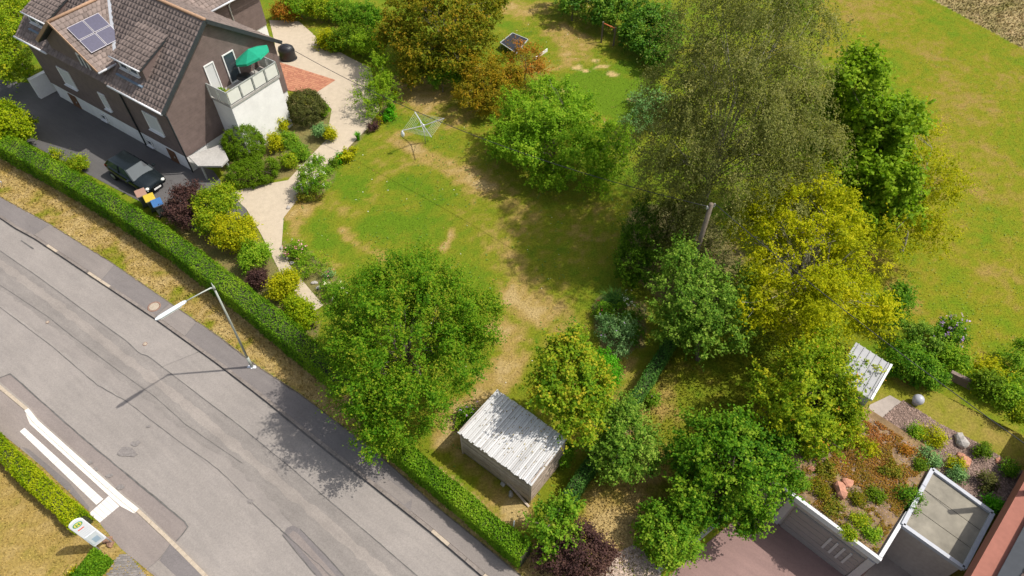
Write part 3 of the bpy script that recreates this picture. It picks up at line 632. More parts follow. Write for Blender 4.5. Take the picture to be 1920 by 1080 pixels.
LM['deep'] = leaf_mat('leaf_deep_green', ramp4((.025, .075, .009), (.052, .121, .013), (.098, .172, .018), (.172, .218, .034)), .28)
LM['lilac'] = leaf_mat('leaf_lilac', ramp4((0.057, 0.120, 0.013), (0.108, 0.187, 0.019), (0.166, 0.240, 0.028), (0.254, 0.280, 0.045)), .3)
LM['rust'] = leaf_mat('leaf_rust', ramp4((0.058, 0.083, 0.010), (0.101, 0.105, 0.012), (0.154, 0.128, 0.015), (0.254, 0.143, 0.022)), .3)
LM['rust_red'] = leaf_mat('leaf_rust_red', ramp4((.10, .085, .015), (.19, .11, .020), (.30, .115, .035), (.38, .13, .05)), .3)
LM['conifer'] = leaf_mat('leaf_conifer', ramp4((.016, .045, .006), (.035, .075, .007), (.06, .105, .010), (.09, .14, .014)), .12)
LM['hedge'] = leaf_mat('leaf_hedge', ramp4((.037, .089, .008), (.074, .142, .013), (.116, .189, .017), (.168, .221, .032)), .25)
LM['hedge_yellow'] = leaf_mat('leaf_hedge_yellow', ramp4((.06, .11, .006), (.13, .175, .008), (.21, .23, .010), (.27, .26, .015)), .28)
LM['hedge_blue'] = leaf_mat('leaf_hedge_blue', ramp4((.022, .06, .024), (.040, .095, .038), (.066, .13, .05), (.10, .17, .06)), .22)
LM['ivy'] = leaf_mat('leaf_laurel', ramp4((.022, .065, .010), (.045, .105, .016), (.085, .155, .024), (.15, .20, .04)), .18, .5, .12)
LM['bright'] = leaf_mat('leaf_bright_green', ramp4((.03, .12, .008), (.05, .18, .010), (.08, .24, .012), (.12, .27, .03)), .3)
LM['yellow'] = leaf_mat('leaf_yellow', ramp4((0.103, 0.134, 0.008), (0.206, 0.201, 0.010), (0.309, 0.268, 0.012), (0.393, 0.316, 0.020)), .32)
LM['silver'] = leaf_mat('leaf_silver_green', ramp4((.055, .11, .07), (.09, .16, .11), (.135, .21, .16), (.20, .27, .23)), .2)
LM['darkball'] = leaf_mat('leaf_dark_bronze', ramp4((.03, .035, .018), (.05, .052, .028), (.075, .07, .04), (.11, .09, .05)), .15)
LM['box'] = leaf_mat('leaf_boxwood', ramp4((.03, .06, .005), (.055, .095, .007), (.085, .125, .010), (.12, .15, .015)), .15)
LM['heath'] = leaf_mat('leaf_heath', ramp4((.05, .07, .015), (.11, .12, .02), (.18, .14, .03), (.24, .12, .04)), .2)
F_pink = leaf_mat('petals_pink', ramp4((.72, .16, .24), (.80, .26, .34), (.82, .36, .42), (.9, .55, .58)), .25); F_white = leaf_mat('petals_white', ramp4((.70, .62, .50), (.80, .74, .62), (.85, .80, .70), (.9, .88, .8)), .25)
F_cream = leaf_mat('petals_cream', ramp4((.72, .70, .32), (.80, .78, .45), (.85, .82, .55), (.9, .88, .7)), .25); F_lilac = leaf_mat('petals_lilac', ramp4((.35, .18, .50), (.45, .26, .60), (.58, .40, .70), (.7, .55, .78)), .25)
F_red = leaf_mat('petals_red', ramp4((.62, .03, .07), (.72, .06, .10), (.78, .09, .12), (.8, .15, .2)), .25); F_yellow = leaf_mat('petals_yellow', ramp4((.70, .50, .02), (.78, .60, .04), (.82, .68, .10), (.85, .75, .3)), .25)
F_orange = leaf_mat('leaf_orange_dots', ramp4((.45, .17, .02), (.55, .22, .03), (.60, .27, .04), (.65, .33, .06)), .25)
# foliage habits
def hab(**k): return k
SPRAY = lambda n, **k: hab(**{**dict(clumps=n, cr=.38, twigs=6, tl=.7, lpt=13, L=.115, W=.075, out=.8, up=.45, rnd=.38, spread=.05, tip=.35, cvar=.14, lvar=.17, shell=(.58, 1.02)), **k})
ROUND = lambda n, **k: hab(**{**dict(clumps=n, cr=.42, twigs=9, tl=.30, lpt=9, L=.13, W=.10, out=.5, up=.35, rnd=.6, spread=.07, cvar=.15, lvar=.15, shell=(.62, 1.0)), **k})

# the big hornbeam by the road
plant('hornbeam_tree', 'big dense green tree with reddish shoot tips between lawn and road', 'tree',
      [(757, 638, 4.6, 150, .95), (700, 620, 4.0, 95), (830, 600, 4.2, 95), (850, 680, 3.4, 80), (690, 715, 3.6, 90), (770, 760, 3.2, 90), (760, 540, 5.2, 78), (650, 660, 3.4, 55), (720, 800, 2.6, 50), (800, 510, 4.8, 50), (890, 590, 3.8, 45)],
      LM['hornbeam'], SPRAY(880, cr=.33, twigs=9, lpt=13, L=.098, W=.066, up=.45, tl=.62), base=(775, 735), trunk=.2, nlimb=26, bark=M_bark, bough=(26, .6, .85))
plant('field_maple_tree', 'small yellow green tree turning orange overhanging the shed roof', 'tree',
      [(1068, 715, 4.2, 66, 1.0), (1048, 670, 4.9, 44), (1105, 740, 3.7, 42), (1085, 790, 3.0, 42), (1028, 735, 4.2, 38), (1066, 643, 5.3, 30), (1110, 690, 4.0, 34)],
      LM['maple_yellow'], ROUND(230, cr=.32, twigs=9, lpt=9, tl=.35, L=.125, W=.10, cvar=.2), trunk=.09, nlimb=26)
plant('apple_tree', 'loose grey green apple tree beside the garden hedge right of the shed', 'tree',
      [(1172, 815, 2.3, 52, .7), (1150, 850, 1.9, 38), (1200, 850, 1.8, 40), (1165, 880, 1.5, 30), (1130, 830, 1.9, 28), (1228, 862, 1.4, 22), (1165, 770, 2.6, 30)],
      LM['apple'], SPRAY(190, cr=.3, twigs=7, lpt=10, tl=.4, up=.1, L=.11, W=.07, tip=.0, cvar=.15), base=(1188, 868), trunk=.09, nlimb=20, bark=M_bark_pale)
plant('hazel_sapling', 'small light green leafy tree at the corner of the roadside hedge', 'tree',
      [(1036, 985, 1.8, 36, .9), (1055, 955, 2.0, 24), (1020, 1010, 1.5, 26), (1062, 1000, 1.5, 24), (1035, 1035, 1.0, 18), (1010, 975, 1.6, 18)],
      LM['light'], SPRAY(75, cr=.22, twigs=6, lpt=9, tl=.32, L=.12, W=.085, tip=.1), trunk=.05, nlimb=18)
plant('purple_smoke_bush', 'dark purple leaved bush at the lower edge beside the gravel', 'bush',
      [(1090, 1045, 1.2, 50, .8), (1050, 1050, 1.0, 36), (1125, 1045, 1.1, 32), (1090, 1015, 1.5, 36), (1020, 1045, .8, 22), (1105, 1080, .9, 40)],
      LM['purple'], ROUND(150, cr=.24, twigs=9, tl=.25, lpt=9, L=.085, W=.06), trunk=.05, nlimb=16, bark=M_bark_dark, crown_name='foliage')
# the weeping birch
plant('birch_tree', 'tall weeping birch with olive brown hanging foliage at the back of the garden', 'tree',
      [(1372, 215, 9.3, 130, 1.2), (1295, 270, 7.6, 95, 1.1), (1450, 250, 8.2, 85, 1.2), (1375, 330, 6.0, 120, .8), (1395, 90, 12.3, 105, 1.0), (1285, 160, 9.0, 95), (1475, 140, 10.2, 76), (1420, 10, 14.0, 80), (1240, 250, 7.0, 66), (1310, 370, 4.8, 85), (1470, 340, 5.6, 75), (1320, 50, 11.5, 85), (1500, 60, 11.0, 50), (1245, 330, 5.2, 50)],
      LM['birch'], hab(clumps=1220, cr=.38, twigs=7, tl=1.0, lpt=16, L=.10, W=.06, out=.75, up=.2, rnd=.22, droop=1.6, spread=.045, shell=(.7, 1.0), nup=.5, nout=.8, nrnd=.6, cvar=.13, lvar=.15, zmin=-.35, fill=.05),
      base=(1296, 452), trunk=.24, nlimb=30, bark=M_birch, fork=.45, bough=(75, 1.15, .7))
plant('maple_tree', 'upright dark green maple standing between birch and meadow', 'tree',
      [(1622, 270, 5.6, 80, 1.1), (1606, 180, 8.2, 56, 1.1), (1650, 320, 4.8, 66), (1570, 300, 5.0, 58), (1665, 230, 6.0, 48), (1562, 220, 6.4, 46), (1625, 135, 9.3, 30), (1640, 385, 3.4, 62), (1600, 350, 4.0, 58), (1556, 360, 4.0, 46), (1590, 400, 3.0, 52), (1680, 300, 4.4, 40)],
      LM['maple'], ROUND(430, cr=.5, twigs=9, lpt=8, tl=.5, L=.20, W=.17, cvar=.16), base=(1600, 420), trunk=.16, nlimb=40, bough=(30, .8, .85))
plant('yellow_locust_tree', 'sparse yellow green locust tree at the meadow edge behind the maple', 'tree',
      [(1725, 330, 4.4, 60, .9), (1770, 350, 3.6, 40), (1715, 240, 5.6, 40), (1700, 400, 3.2, 55), (1740, 440, 2.6, 45), (1790, 320, 4.2, 24), (1660, 440, 3.0, 48)],
      LM['robinia_far'], SPRAY(260, cr=.45, twigs=6, lpt=11, tl=.7, L=.12, W=.075, up=.05, droop=.3, tip=.1, shell=(.3, 1.0), fill=.03), base=(1690, 470), trunk=.12, nlimb=20, bark=M_bark_pale)
plant('golden_locust_tree', 'broad golden yellow tree with bare grey twigs next to the wooden pole', 'tree',
      [(1505, 495, 4.8, 118, .72), (1420, 450, 5.0, 68), (1590, 500, 4.4, 72), (1500, 400, 6.0, 76), (1560, 580, 3.4, 72), (1450, 560, 3.6, 66), (1620, 575, 3.2, 46), (1385, 425, 5.0, 36), (1575, 410, 5.6, 56), (1495, 620, 2.8, 50), (1625, 610, 2.6, 36), (1550, 355, 6.4, 30)],
      LM['robinia'], SPRAY(430, cr=.34, twigs=8, lpt=13, tl=.65, L=.125, W=.08, out=.65, up=.05, droop=.45, rnd=.5, tip=.15, spread=.06, shell=(.6, 1.03), fill=.02), base=(1470, 600), trunk=.2, nlimb=80, bark=M_bark_pale, fork=.5, bough=(30, .8, .7))
plant('plum_tree', 'green round fruit tree with visible trunk left of the golden tree', 'tree',
      [(1318, 575, 3.2, 70, .85), (1275, 555, 3.4, 54), (1355, 600, 2.8, 60), (1290, 500, 4.2, 46), (1320, 630, 2.2, 56), (1268, 475, 4.4, 28), (1380, 545, 3.4, 48), (1262, 610, 2.4, 40)],
      LM['apple'], SPRAY(340, cr=.34, twigs=7, lpt=10, tl=.42, up=.25, L=.115, W=.075, tip=.05), base=(1308, 674), trunk=.13, nlimb=36, bark=M_bark)
plant('pear_tree', 'large yellow green tree dotted orange above the rock garden', 'tree',
      [(1515, 745, 3.4, 82, .9), (1560, 700, 3.6, 56), (1475, 710, 3.4, 55), (1540, 815, 2.6, 58), (1450, 740, 2.8, 42), (1570, 770, 2.8, 42), (1520, 670, 4.0, 44), (1475, 800, 2.4, 48)],
      LM['pear'], SPRAY(360, cr=.36, twigs=8, lpt=10, tl=.4, L=.115, W=.085, up=.35, tip=.1, cvar=.16), trunk=.14, nlimb=34, blossoms=(110, F_orange, .06, .3), bough=(24, .65, .85))
plant('cherry_tree', 'dark green tree spreading over the red courtyard edge', 'tree',
      [(1372, 865, 3.0, 75, .85), (1420, 850, 2.8, 60), (1330, 820, 2.8, 56), (1300, 855, 2.2, 46), (1400, 920, 2.2, 60), (1345, 915, 2.2, 56), (1395, 965, 1.6, 34), (1440, 900, 2.2, 40), (1370, 800, 3.2, 36), (1300, 920, 1.6, 40), (1445, 840, 2.6, 44), (1288, 952, 1.5, 34), (1325, 975, 1.2, 26)],
      LM['deep'], SPRAY(400, cr=.36, twigs=8, lpt=10, tl=.42, up=.25, L=.12, W=.085, tip=.1, cvar=.18), base=(1368, 935), trunk=.15, nlimb=40, bough=(18, .5, .85))
plant('spindle_bush', 'rounded yellow green bush beside the low wall at the bottom', 'bush',
      [(1250, 1000, 1.2, 46, .8), (1225, 975, 1.1, 30), (1280, 1020, .9, 30), (1245, 1040, .8, 30), (1212, 1010, .8, 20), (1290, 985, 1.0, 24)],
      LM['light'], ROUND(120, cr=.24, twigs=9, lpt=8, tl=.28, L=.12, W=.085, cvar=.2), trunk=.05, nlimb=14, crown_name='foliage')
plant('lilac_shrub', 'large mounded light green shrub at the right edge of the lawn', 'shrub',
      [(1040, 275, 2.1, 72, .8), (985, 225, 2.1, 50), (1080, 240, 2.2, 55), (1090, 315, 1.8, 58), (1010, 185, 2.4, 38), (1130, 280, 1.9, 46), (960, 255, 1.5, 34), (1040, 335, 1.2, 40), (1130, 340, 1.2, 36), (1060, 195, 2.6, 30)],
      LM['lilac'], ROUND(560, cr=.36, twigs=9, lpt=8, tl=.28, L=.13, W=.10, cvar=.12, shell=(.78, 1.0), fill=.2), trunk=.1, nlimb=20, crown_name='foliage', bough=(30, 1.0, .9))
plant('copper_maple_tree', 'wide tree with olive and rust coloured rounded clumps at the top', 'tree',
      [(832, 45, 4.0, 78, .85), (765, 25, 4.0, 50), (900, 35, 3.8, 48), (790, 90, 3.0, 50), (880, 75, 3.2, 50), (745, 70, 3.0, 36), (845, 120, 2.2, 44), (830, -15, 4.6, 60), (920, 0, 3.6, 36), (775, 125, 1.8, 36)],
      LM['rust'], ROUND(330, cr=.5, twigs=12, lpt=9, tl=.4, L=.16, W=.11, tip=.4, cvar=.12, shell=(.68, 1.0)), trunk=.16, nlimb=30)
plant('barberry_bush', 'orange brown bush below the copper maple at the lawn corner', 'bush',
      [(905, 145, 1.9, 42, .9), (880, 180, 1.4, 34), (935, 175, 1.5, 38), (940, 130, 1.9, 32), (880, 125, 1.6, 28), (915, 195, 1.0, 30), (965, 150, 1.5, 22)],
      leaf_mat('leaf_ochre', ramp4((.080, .080, .010), (.145, .112, .012), (.21, .14, .016), (.28, .14, .022)), .3), ROUND(170, cr=.36, twigs=9, lpt=9, tl=.3, L=.12, W=.085, tip=.2), trunk=.07, nlimb=20, crown_name='foliage')
plant('sumac_bush', 'sparse reddish orange bush beside the black stretched mat', 'bush',
      [(985, 115, 1.9, 34, .8), (1015, 130, 1.5, 26), (970, 95, 2.1, 22), (960, 140, 1.5, 24), (1000, 95, 2.0, 18)],
      LM['rust_red'], SPRAY(75, cr=.32, twigs=5, lpt=9, tl=.5, up=.3, L=.13, W=.07, tip=.2, shell=(.3, 1.0)), trunk=.05, nlimb=24, crown_name='foliage')
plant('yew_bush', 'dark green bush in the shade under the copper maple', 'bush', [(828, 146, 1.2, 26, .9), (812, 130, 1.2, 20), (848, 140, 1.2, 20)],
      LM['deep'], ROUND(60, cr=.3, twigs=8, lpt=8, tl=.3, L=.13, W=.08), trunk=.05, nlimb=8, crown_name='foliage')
plant('cypress_shrub', 'dark green feathery conifer at the shaded lawn edge below the birch', 'conifer',
      [(1200, 455, 1.9, 40, 1.3), (1185, 495, 1.4, 34), (1222, 500, 1.3, 40), (1200, 415, 2.6, 26, 1.3), (1180, 460, 1.7, 22), (1205, 385, 2.8, 18, 1.3), (1175, 520, .9, 22)],
      LM['conifer'], SPRAY(230, cr=.26, twigs=6, lpt=12, tl=.4, L=.10, W=.05, up=.7, out=.5, rnd=.25, spread=.04, tip=.3, cvar=.1), trunk=.09, nlimb=8, bark=M_bark_dark)
plant('juniper_conifer', 'olive drooping conifer squeezed between birch and wooden pole', 'conifer',
      [(1255, 420, 2.4, 48, 1.3), (1275, 380, 3.0, 40, 1.3), (1250, 475, 1.6, 48), (1295, 440, 2.0, 46), (1300, 500, 1.6, 40), (1235, 390, 2.6, 26)],
      leaf_mat('leaf_juniper', ramp4((.03, .04, .012), (.055, .062, .018), (.08, .082, .024), (.12, .11, .03)), .12), SPRAY(190, cr=.3, twigs=6, lpt=11, tl=.45, L=.10, W=.05, up=.2, droop=.5, tip=.2, cvar=.1), trunk=.1, nlimb=8, bark=M_bark_dark)
# laurel thicket at the top: four mounds one can tell apart
for i, (sp_, lab) in enumerate((([(1075, 5, 1.6, 34), (1110, 12, 1.7, 32), (1060, -15, 1.7, 34), (1100, -20, 1.9, 36)], 'leafy green laurel mound at the top left of the thicket'),
                  ([(1155, 22, 1.7, 34), (1128, 28, 1.4, 24), (1175, 10, 1.9, 34), (1150, -5, 2.0, 34)], 'leafy laurel mound behind the carpet bar'),
                  ([(1205, 50, 1.7, 40), (1188, 70, 1.2, 28), (1230, 30, 1.9, 32), (1205, 90, 1.0, 26)], 'dark leafy laurel mound right of the carpet bar'),
                  ([(1245, 75, 1.6, 28), (1235, 110, 1.1, 24), (1255, 50, 1.7, 22)], 'small laurel mound half hidden behind the birch'))):
    plant('laurel_bush', lab, 'bush', sp_, LM['ivy'], ROUND(120, cr=.38, twigs=9, lpt=8, tl=.28, L=.16, W=.11, cvar=.16), trunk=.06, nlimb=10, crown_name='foliage', group='laurel thicket along the top garden')
plant('elder_bush', 'bright green bush at the top behind the birch crown', 'bush', [(1485, 8, 1.6, 30), (1460, -10, 1.8, 30), (1520, -8, 1.6, 24), (1470, 25, 1.0, 20)], LM['light'], ROUND(110, cr=.35, twigs=8, lpt=8, tl=.3, L=.16, W=.1), trunk=.05, nlimb=8, crown_name='foliage')
plant('nettle_patch', 'lush pale green herbs in the gap between lilac and birch', 'bush', [(1215, 215, .6, 34, .6), (1185, 235, .6, 26, .6), (1235, 190, .7, 24, .6), (1200, 185, .5, 26, .5)], LM['silver'], ROUND(90, cr=.3, twigs=8, lpt=7, tl=.3, L=.14, W=.07), trunk=.02, nlimb=0, crown_name='foliage')
for sp_, lab, mm, bl in (([(1684, 570, 1.3, 28), (1670, 595, 1.0, 22), (1695, 550, 1.3, 18)], 'dark green bush right of the golden tree', LM['deep'], None),
                ([(1730, 640, .9, 34), (1700, 655, .8, 24), (1755, 650, .7, 24), (1715, 625, .9, 22)], 'silvery green shrub under the cable by the meadow', LM['apple'], None),
                ([(1782, 622, .8, 22), (1770, 630, .7, 16)], 'dark shrub covered in lilac blossom at the meadow edge', LM['deep'], (60, F_lilac, .10, .25)),
                ([(1790, 680, .8, 24), (1770, 670, .7, 18), (1812, 692, .7, 16)], 'olive shrub on the fence line left of the yellow one', LM['lilac'], None),
                ([(1852, 698, .7, 20), (1835, 705, .6, 14)], 'small yellow green shrub on the fence line', LM['yellow'], None),
                ([(1868, 722, .7, 20), (1885, 735, .7, 16)], 'yellow flowering shrub at the fence near the right edge', LM['hedge_yellow'], (24, F_yellow, .07, .3)),
                ([(1908, 690, 1.0, 26), (1900, 725, .8, 26), (1925, 660, 1.2, 22)], 'loose green shrub at the far right edge of the meadow', LM['light'], None)):
    plant('shrub', lab, 'shrub', sp_, mm, SPRAY(60, cr=.28, twigs=7, lpt=9, tl=.32, L=.11, W=.07, tip=.1), trunk=.03, nlimb=10, crown_name='foliage', blossoms=bl)

# ---------------------------------------------------------------- clipped hedges
def hedge(name, label, px, w, h, m, n, z=0.0, L=.085, seed=1, rough=.085, wild=0.12):
    r = np.random.default_rng(seed); P = gp(px, z); Q = resample(P, .25); t = np.gradient(Q[:, :2], axis=0); t /= np.linalg.norm(t, axis=1)[:, None]; nn = np.stack([-t[:, 1], t[:, 0]], 1)
    root = empty(name, Q[len(Q) // 2], label, 'hedge')
    # woody core
    mb = MB(); k = len(Q); V = []
    for i in range(k):
        ww = w * .40
        for s, zz in ((-1, 0), (-1, h * .86), (1, h * .86), (1, 0)): V.append((Q[i][0] + nn[i][0] * ww * s, Q[i][1] + nn[i][1] * ww * s, z + zz))
    F = [(i * 4 + a, i * 4 + a + 1, (i + 1) * 4 + a + 1, (i + 1) * 4 + a) for i in range(k - 1) for a in range(3)] + [(0, 1, 2, 3), ((k - 1) * 4 + 3, (k - 1) * 4 + 2, (k - 1) * 4 + 1, (k - 1) * 4)]
    mb.add(V, F); mb.build('branches', M_twig, root)
    s = r.random(n) * (k - 1.001); i0 = s.astype(int); f = (s - i0)[:, None]; C = Q[i0] * (1 - f) + Q[i0 + 1] * f; N2 = nn[i0]
    # round the section: u runs over side-top-side
    per = 2 * h + w; u = r.random(n) * per; side = np.where(u < h, -1, np.where(u > h + w, 1, 0))
    off = np.where(side == 0, u - h - w / 2, side * w / 2); zz = np.where(u < h, u, np.where(u > h + w, per - u, h))
    edge = np.clip((np.abs(off) - w * .28) / (w * .22), 0, 1); zz = np.where(side == 0, zz - edge ** 2 * .09, zz)
    bulge = ((fbm(C[:, 0] + N2[:, 0] * off, C[:, 1] + zz, .8, seed) - .5) + .7 * (fbm(C[:, 0] + off * .3, C[:, 1], 2.4, seed + 9) - .5)) * rough * 4
    dep = r.random(n) ** 2 * .12
    X = C[:, :2] + N2 * (off * (1 + bulge[:, None].ravel() * .8) - side * dep)[:, None]
    Z = z + np.clip(zz * (1 + bulge * .7) - (side == 0) * dep + r.random(n) ** 6 * wild, .03, None)
    P_ = np.c_[X, Z] + r.normal(0, .025, (n, 3))
    nrm = np.c_[N2 * side[:, None] * 1.0, np.where(side == 0, 1.0, .35)] + r.normal(0, .55, (n, 3))
    var = .5 + (fbm(C[:, 0] + off, C[:, 1], 1.2, seed + 3) - .5) * 1.3 + r.normal(0, .17, n); ls = r.uniform(.7, 1.3, n)
    leaf_faces('foliage', P_, nrm, r.normal(0, 1, (n, 3)), L * ls, L * .7 * ls, var, m, root)
    return root
hedge('long_hedge', 'long clipped green hedge between verge and the dark house', [(-60, 258), (20, 291), (100, 335), (200, 392), (330, 476), (450, 568), (545, 645), (600, 690), (648, 728)], 1.15, 1.55, LM['hedge'], 60000, seed=3)
hedge('roadside_hedge', 'clipped green hedge between the shed and the pavement', [(700, 815), (745, 850), (800, 897), (870, 955), (930, 1008), (985, 1052)], .85, 1.15, LM['hedge'], 28000, seed=4)
hedge('garden_hedge', 'narrow bluish hedge dividing the garden path from the orchard', [(1285, 605), (1250, 660), (1215, 720), (1180, 775), (1130, 850), (1090, 905), (1058, 955)], .62, .95, LM['hedge_blue'], 17000, seed=5, wild=.25)
hedge('bus_stop_hedge', 'yellow green clipped hedge behind the bus stop platform', [(-70, 765), (0, 838), (60, 895), (120, 950), (163, 990)], .80, .80, LM['hedge_yellow'], 20000, seed=6)
hedge('corner_hedge', 'short green hedge piece below the bus stop sign', [(203, 1046), (186, 1066), (165, 1090), (140, 1120)], .72, .75, LM['hedge'], 9000, seed=7)

# ---------------------------------------------------------------- beds and house garden
def shrub(name, label, cat, spec, m, par, bl=None, z0=0.0, group=None): return plant(name, label, cat, spec, m, par, trunk=.025, nlimb=8, crown_name='foliage', blossoms=bl, z0=z0, group=group)
SM = lambda n=40, **k: ROUND(n, **{**dict(cr=.16, twigs=8, lpt=7, tl=.18, L=.085, W=.06), **k})
shrub('rose_shrub', 'green shrub with white blossom beside the driveway corner', 'shrub', [(588, 325, 1.3, 26, 1.0), (600, 345, 1.0, 20), (575, 345, .9, 22), (590, 305, 1.7, 18), (610, 325, 1.1, 14)], LM['light'], SM(95, cr=.2, L=.095, W=.07), (70, F_white, .075, .45))
shrub('heath_plant', 'low bronze tipped heath below the white blossoming shrub', 'plant', [(577, 368, .3, 16, .7), (565, 372, .25, 10), (590, 366, .25, 10)], LM['heath'], SM(30, L=.06))
shrub('yellow_hosta', 'yellow leaved plant in the bed by the driveway', 'plant', [(654, 288, .3, 13, .7), (646, 296, .25, 9)], LM['yellow'], SM(18, L=.15, W=.09))
shrub('green_hosta', 'small fresh green plant left of the yellow hosta', 'plant', [(637, 298, .2, 8, .7)], LM['bright'], SM(10, L=.12, W=.08))
shrub('small_box_plant', 'low dark green plant tucked behind the blossoming shrub', 'plant', [(624, 308, .3, 9, .8)], LM['box'], SM(12))
shrub('bed_perennial', 'bright green perennial at the top end of the lawn border', 'plant', [(728, 216, .35, 10, .8), (733, 204, .3, 8)], LM['bright'], SM(20, L=.12, W=.08))
shrub('dark_perennial', 'dark reddish perennial between the irises and the bright one', 'plant', [(698, 238, .25, 9, .7), (708, 232, .25, 7)], LM['purple'], SM(16))
shrub('yellow_perennial', 'small yellow green perennial beside the top border', 'plant', [(742, 176, .3, 6, .8), (712, 226, .25, 5)], LM['yellow'], SM(10, L=.10))
shrub('pink_rose', 'green rose with a cluster of pink flowers by the path', 'plant', [(560, 466, .5, 14, .9), (545, 470, .45, 13), (566, 478, .4, 10)], LM['lilac'], SM(40), (34, F_pink, .09, .5))
shrub('spreading_juniper', 'feathery green juniper spreading along the path edge', 'plant', [(585, 495, .4, 22, .7), (570, 505, .35, 17), (600, 505, .35, 16), (580, 480, .35, 14)], LM['lilac'], SPRAY(60, cr=.16, twigs=5, lpt=10, tl=.35, L=.08, W=.035, up=.25, spread=.03))
shrub('cream_rose', 'green plant with cream flowers under the big hornbeam edge', 'plant', [(628, 545, .4, 16, .9), (612, 535, .35, 11), (640, 555, .4, 12)], LM['light'], SM(36), (22, F_cream, .09, .5))
shrub('little_pink_plant', 'tiny plant with pale pink flowers above the cream rose', 'plant', [(617, 517, .2, 6, .8)], LM['silver'], SM(8, L=.06), (10, F_pink, .05, .4))
# shaded island bed
shrub('butterfly_bush', 'grey green shrub with lilac flower spikes in the shaded bed', 'shrub', [(1158, 628, .9, 30, .8), (1140, 615, .7, 20), (1175, 610, .7, 22), (1160, 655, .6, 20)], LM['silver'], SPRAY(65, cr=.2, twigs=6, lpt=9, tl=.32, L=.11, W=.04), (14, F_lilac, .06, .6))
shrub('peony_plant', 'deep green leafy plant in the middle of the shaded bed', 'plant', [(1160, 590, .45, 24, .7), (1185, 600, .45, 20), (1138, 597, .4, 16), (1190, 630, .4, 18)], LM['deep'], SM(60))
shrub('white_rose', 'loose rose with white blooms behind the pampas grass', 'plant', [(1185, 572, .8, 20, .8), (1172, 560, .8, 14), (1198, 585, .7, 12)], LM['deep'], SPRAY(26, cr=.2, twigs=4, lpt=6, tl=.35, L=.08, W=.05, shell=(.3, 1.)), (22, F_white, .07, .3))
shrub('red_rose', 'small rose with crimson flowers at the lawn side of the bed', 'plant', [(1126, 578, .5, 10, 1.0), (1120, 588, .4, 8)], LM['deep'], SM(16), (8, F_red, .08, .4))
shrub('bright_shrub', 'vivid green rounded shrub behind the orange tinted tree', 'shrub', [(1140, 690, .8, 22, .9), (1135, 670, .8, 16), (1145, 712, .6, 15)], LM['bright'], SM(60, cr=.18))
shrub('shed_buddleia', 'low plant with violet flowers at the back corner of the shed', 'plant', [(872, 778, .3, 14, .8), (882, 772, .3, 10), (862, 790, .25, 8)], LM['deep'], SM(22), (16, F_lilac, .06, .3))
shrub('shed_side_shrub', 'dark shrub squeezed behind the right end of the shed', 'shrub', [(1058, 858, .7, 16, .9), (1062, 842, .8, 12)], LM['deep'], SM(30))
shrub('meadow_sapling', 'small yellow green sapling between two stakes in the orchard', 'sapling', [(1228, 745, .5, 10, 1.0), (1224, 755, .35, 7)], LM['light'], SM(12))
def grass_clump(name, label, px, py, n, h, spread, m, seed, w=.02):
    r = np.random.default_rng(seed); b = g(px, py); root = empty(name, b, label, 'grass plant'); segs = 5
    a = r.uniform(0, 2 * np.pi, n); ln = h * r.uniform(.7, 1.15, n); sp_ = spread * r.uniform(.4, 1.1, n); st = r.normal(0, .12, (n, 2)) * spread
    V, F = [], []; t = np.linspace(0, 1, segs)
    X = st[:, :1] + np.cos(a)[:, None] * sp_[:, None] * t ** 1.5; Y = st[:, 1:] + np.sin(a)[:, None] * sp_[:, None] * t ** 1.5; Z = ln[:, None] * (1.5 * t - .75 * t ** 2.2)
    C = np.stack([X, Y, Z], -1) + b; S_ = np.stack([-np.sin(a), np.cos(a), np.zeros(n)], -1)[:, None] * (w * (1.05 - t))[None, :, None]
    V = np.stack([C - S_, C + S_], 2).reshape(-1, 3); base_i = (np.arange(n) * segs * 2)[:, None]; k = np.arange(segs - 1)[None] * 2
    q = base_i + k; F = np.stack([q, q + 1, q + 3, q + 2], -1).reshape(-1, 4)
    np_mesh('blades', V, F, m, root, face_attr={'var': np.repeat(np.clip(r.normal(.5, .25, n), 0, 1), segs - 1)}); return root
grass_clump('pampas_grass', 'arching blue green pampas grass in the shaded bed', 1150, 572, 420, .9, .95, LM['hedge_blue'], 5)
grass_clump('iris_clump', 'upright bright green iris leaves in the driveway border', 672, 262, 160, .7, .3, LM['bright'], 6, .025)
grass_clump('reed_grass', 'tall pale green ornamental grass beside the white house wall', 492, 262, 220, 1.7, .7, LM['silver'], 7, .03)
shrub('box_ball', 'round clipped dark green box ball by the house corner', 'bush', [(457, 272, 1.1, 36, 1.0)], LM['box'], ROUND(260, cr=.10, twigs=8, lpt=7, tl=.05, L=.075, W=.055, shell=(.93, 1.0), cvar=.05, bump=0))
shrub('box_cushion', 'low clipped green bush in front of the round box ball', 'bush', [(468, 326, .6, 27, .9), (450, 330, .55, 25), (492, 318, .65, 27), (508, 312, .6, 14)], LM['box'], ROUND(220, cr=.10, twigs=8, lpt=7, tl=.05, L=.075, W=.055, shell=(.93, 1.0), cvar=.05, bump=0))
shrub('bronze_ball', 'dark bronze rounded shrub beside the red paving', 'bush', [(574, 203, .9, 34, .85)], LM['darkball'], ROUND(200, cr=.16, twigs=8, lpt=7, tl=.14, L=.085, W=.06, shell=(.92, 1.0), cvar=.06, bump=0))
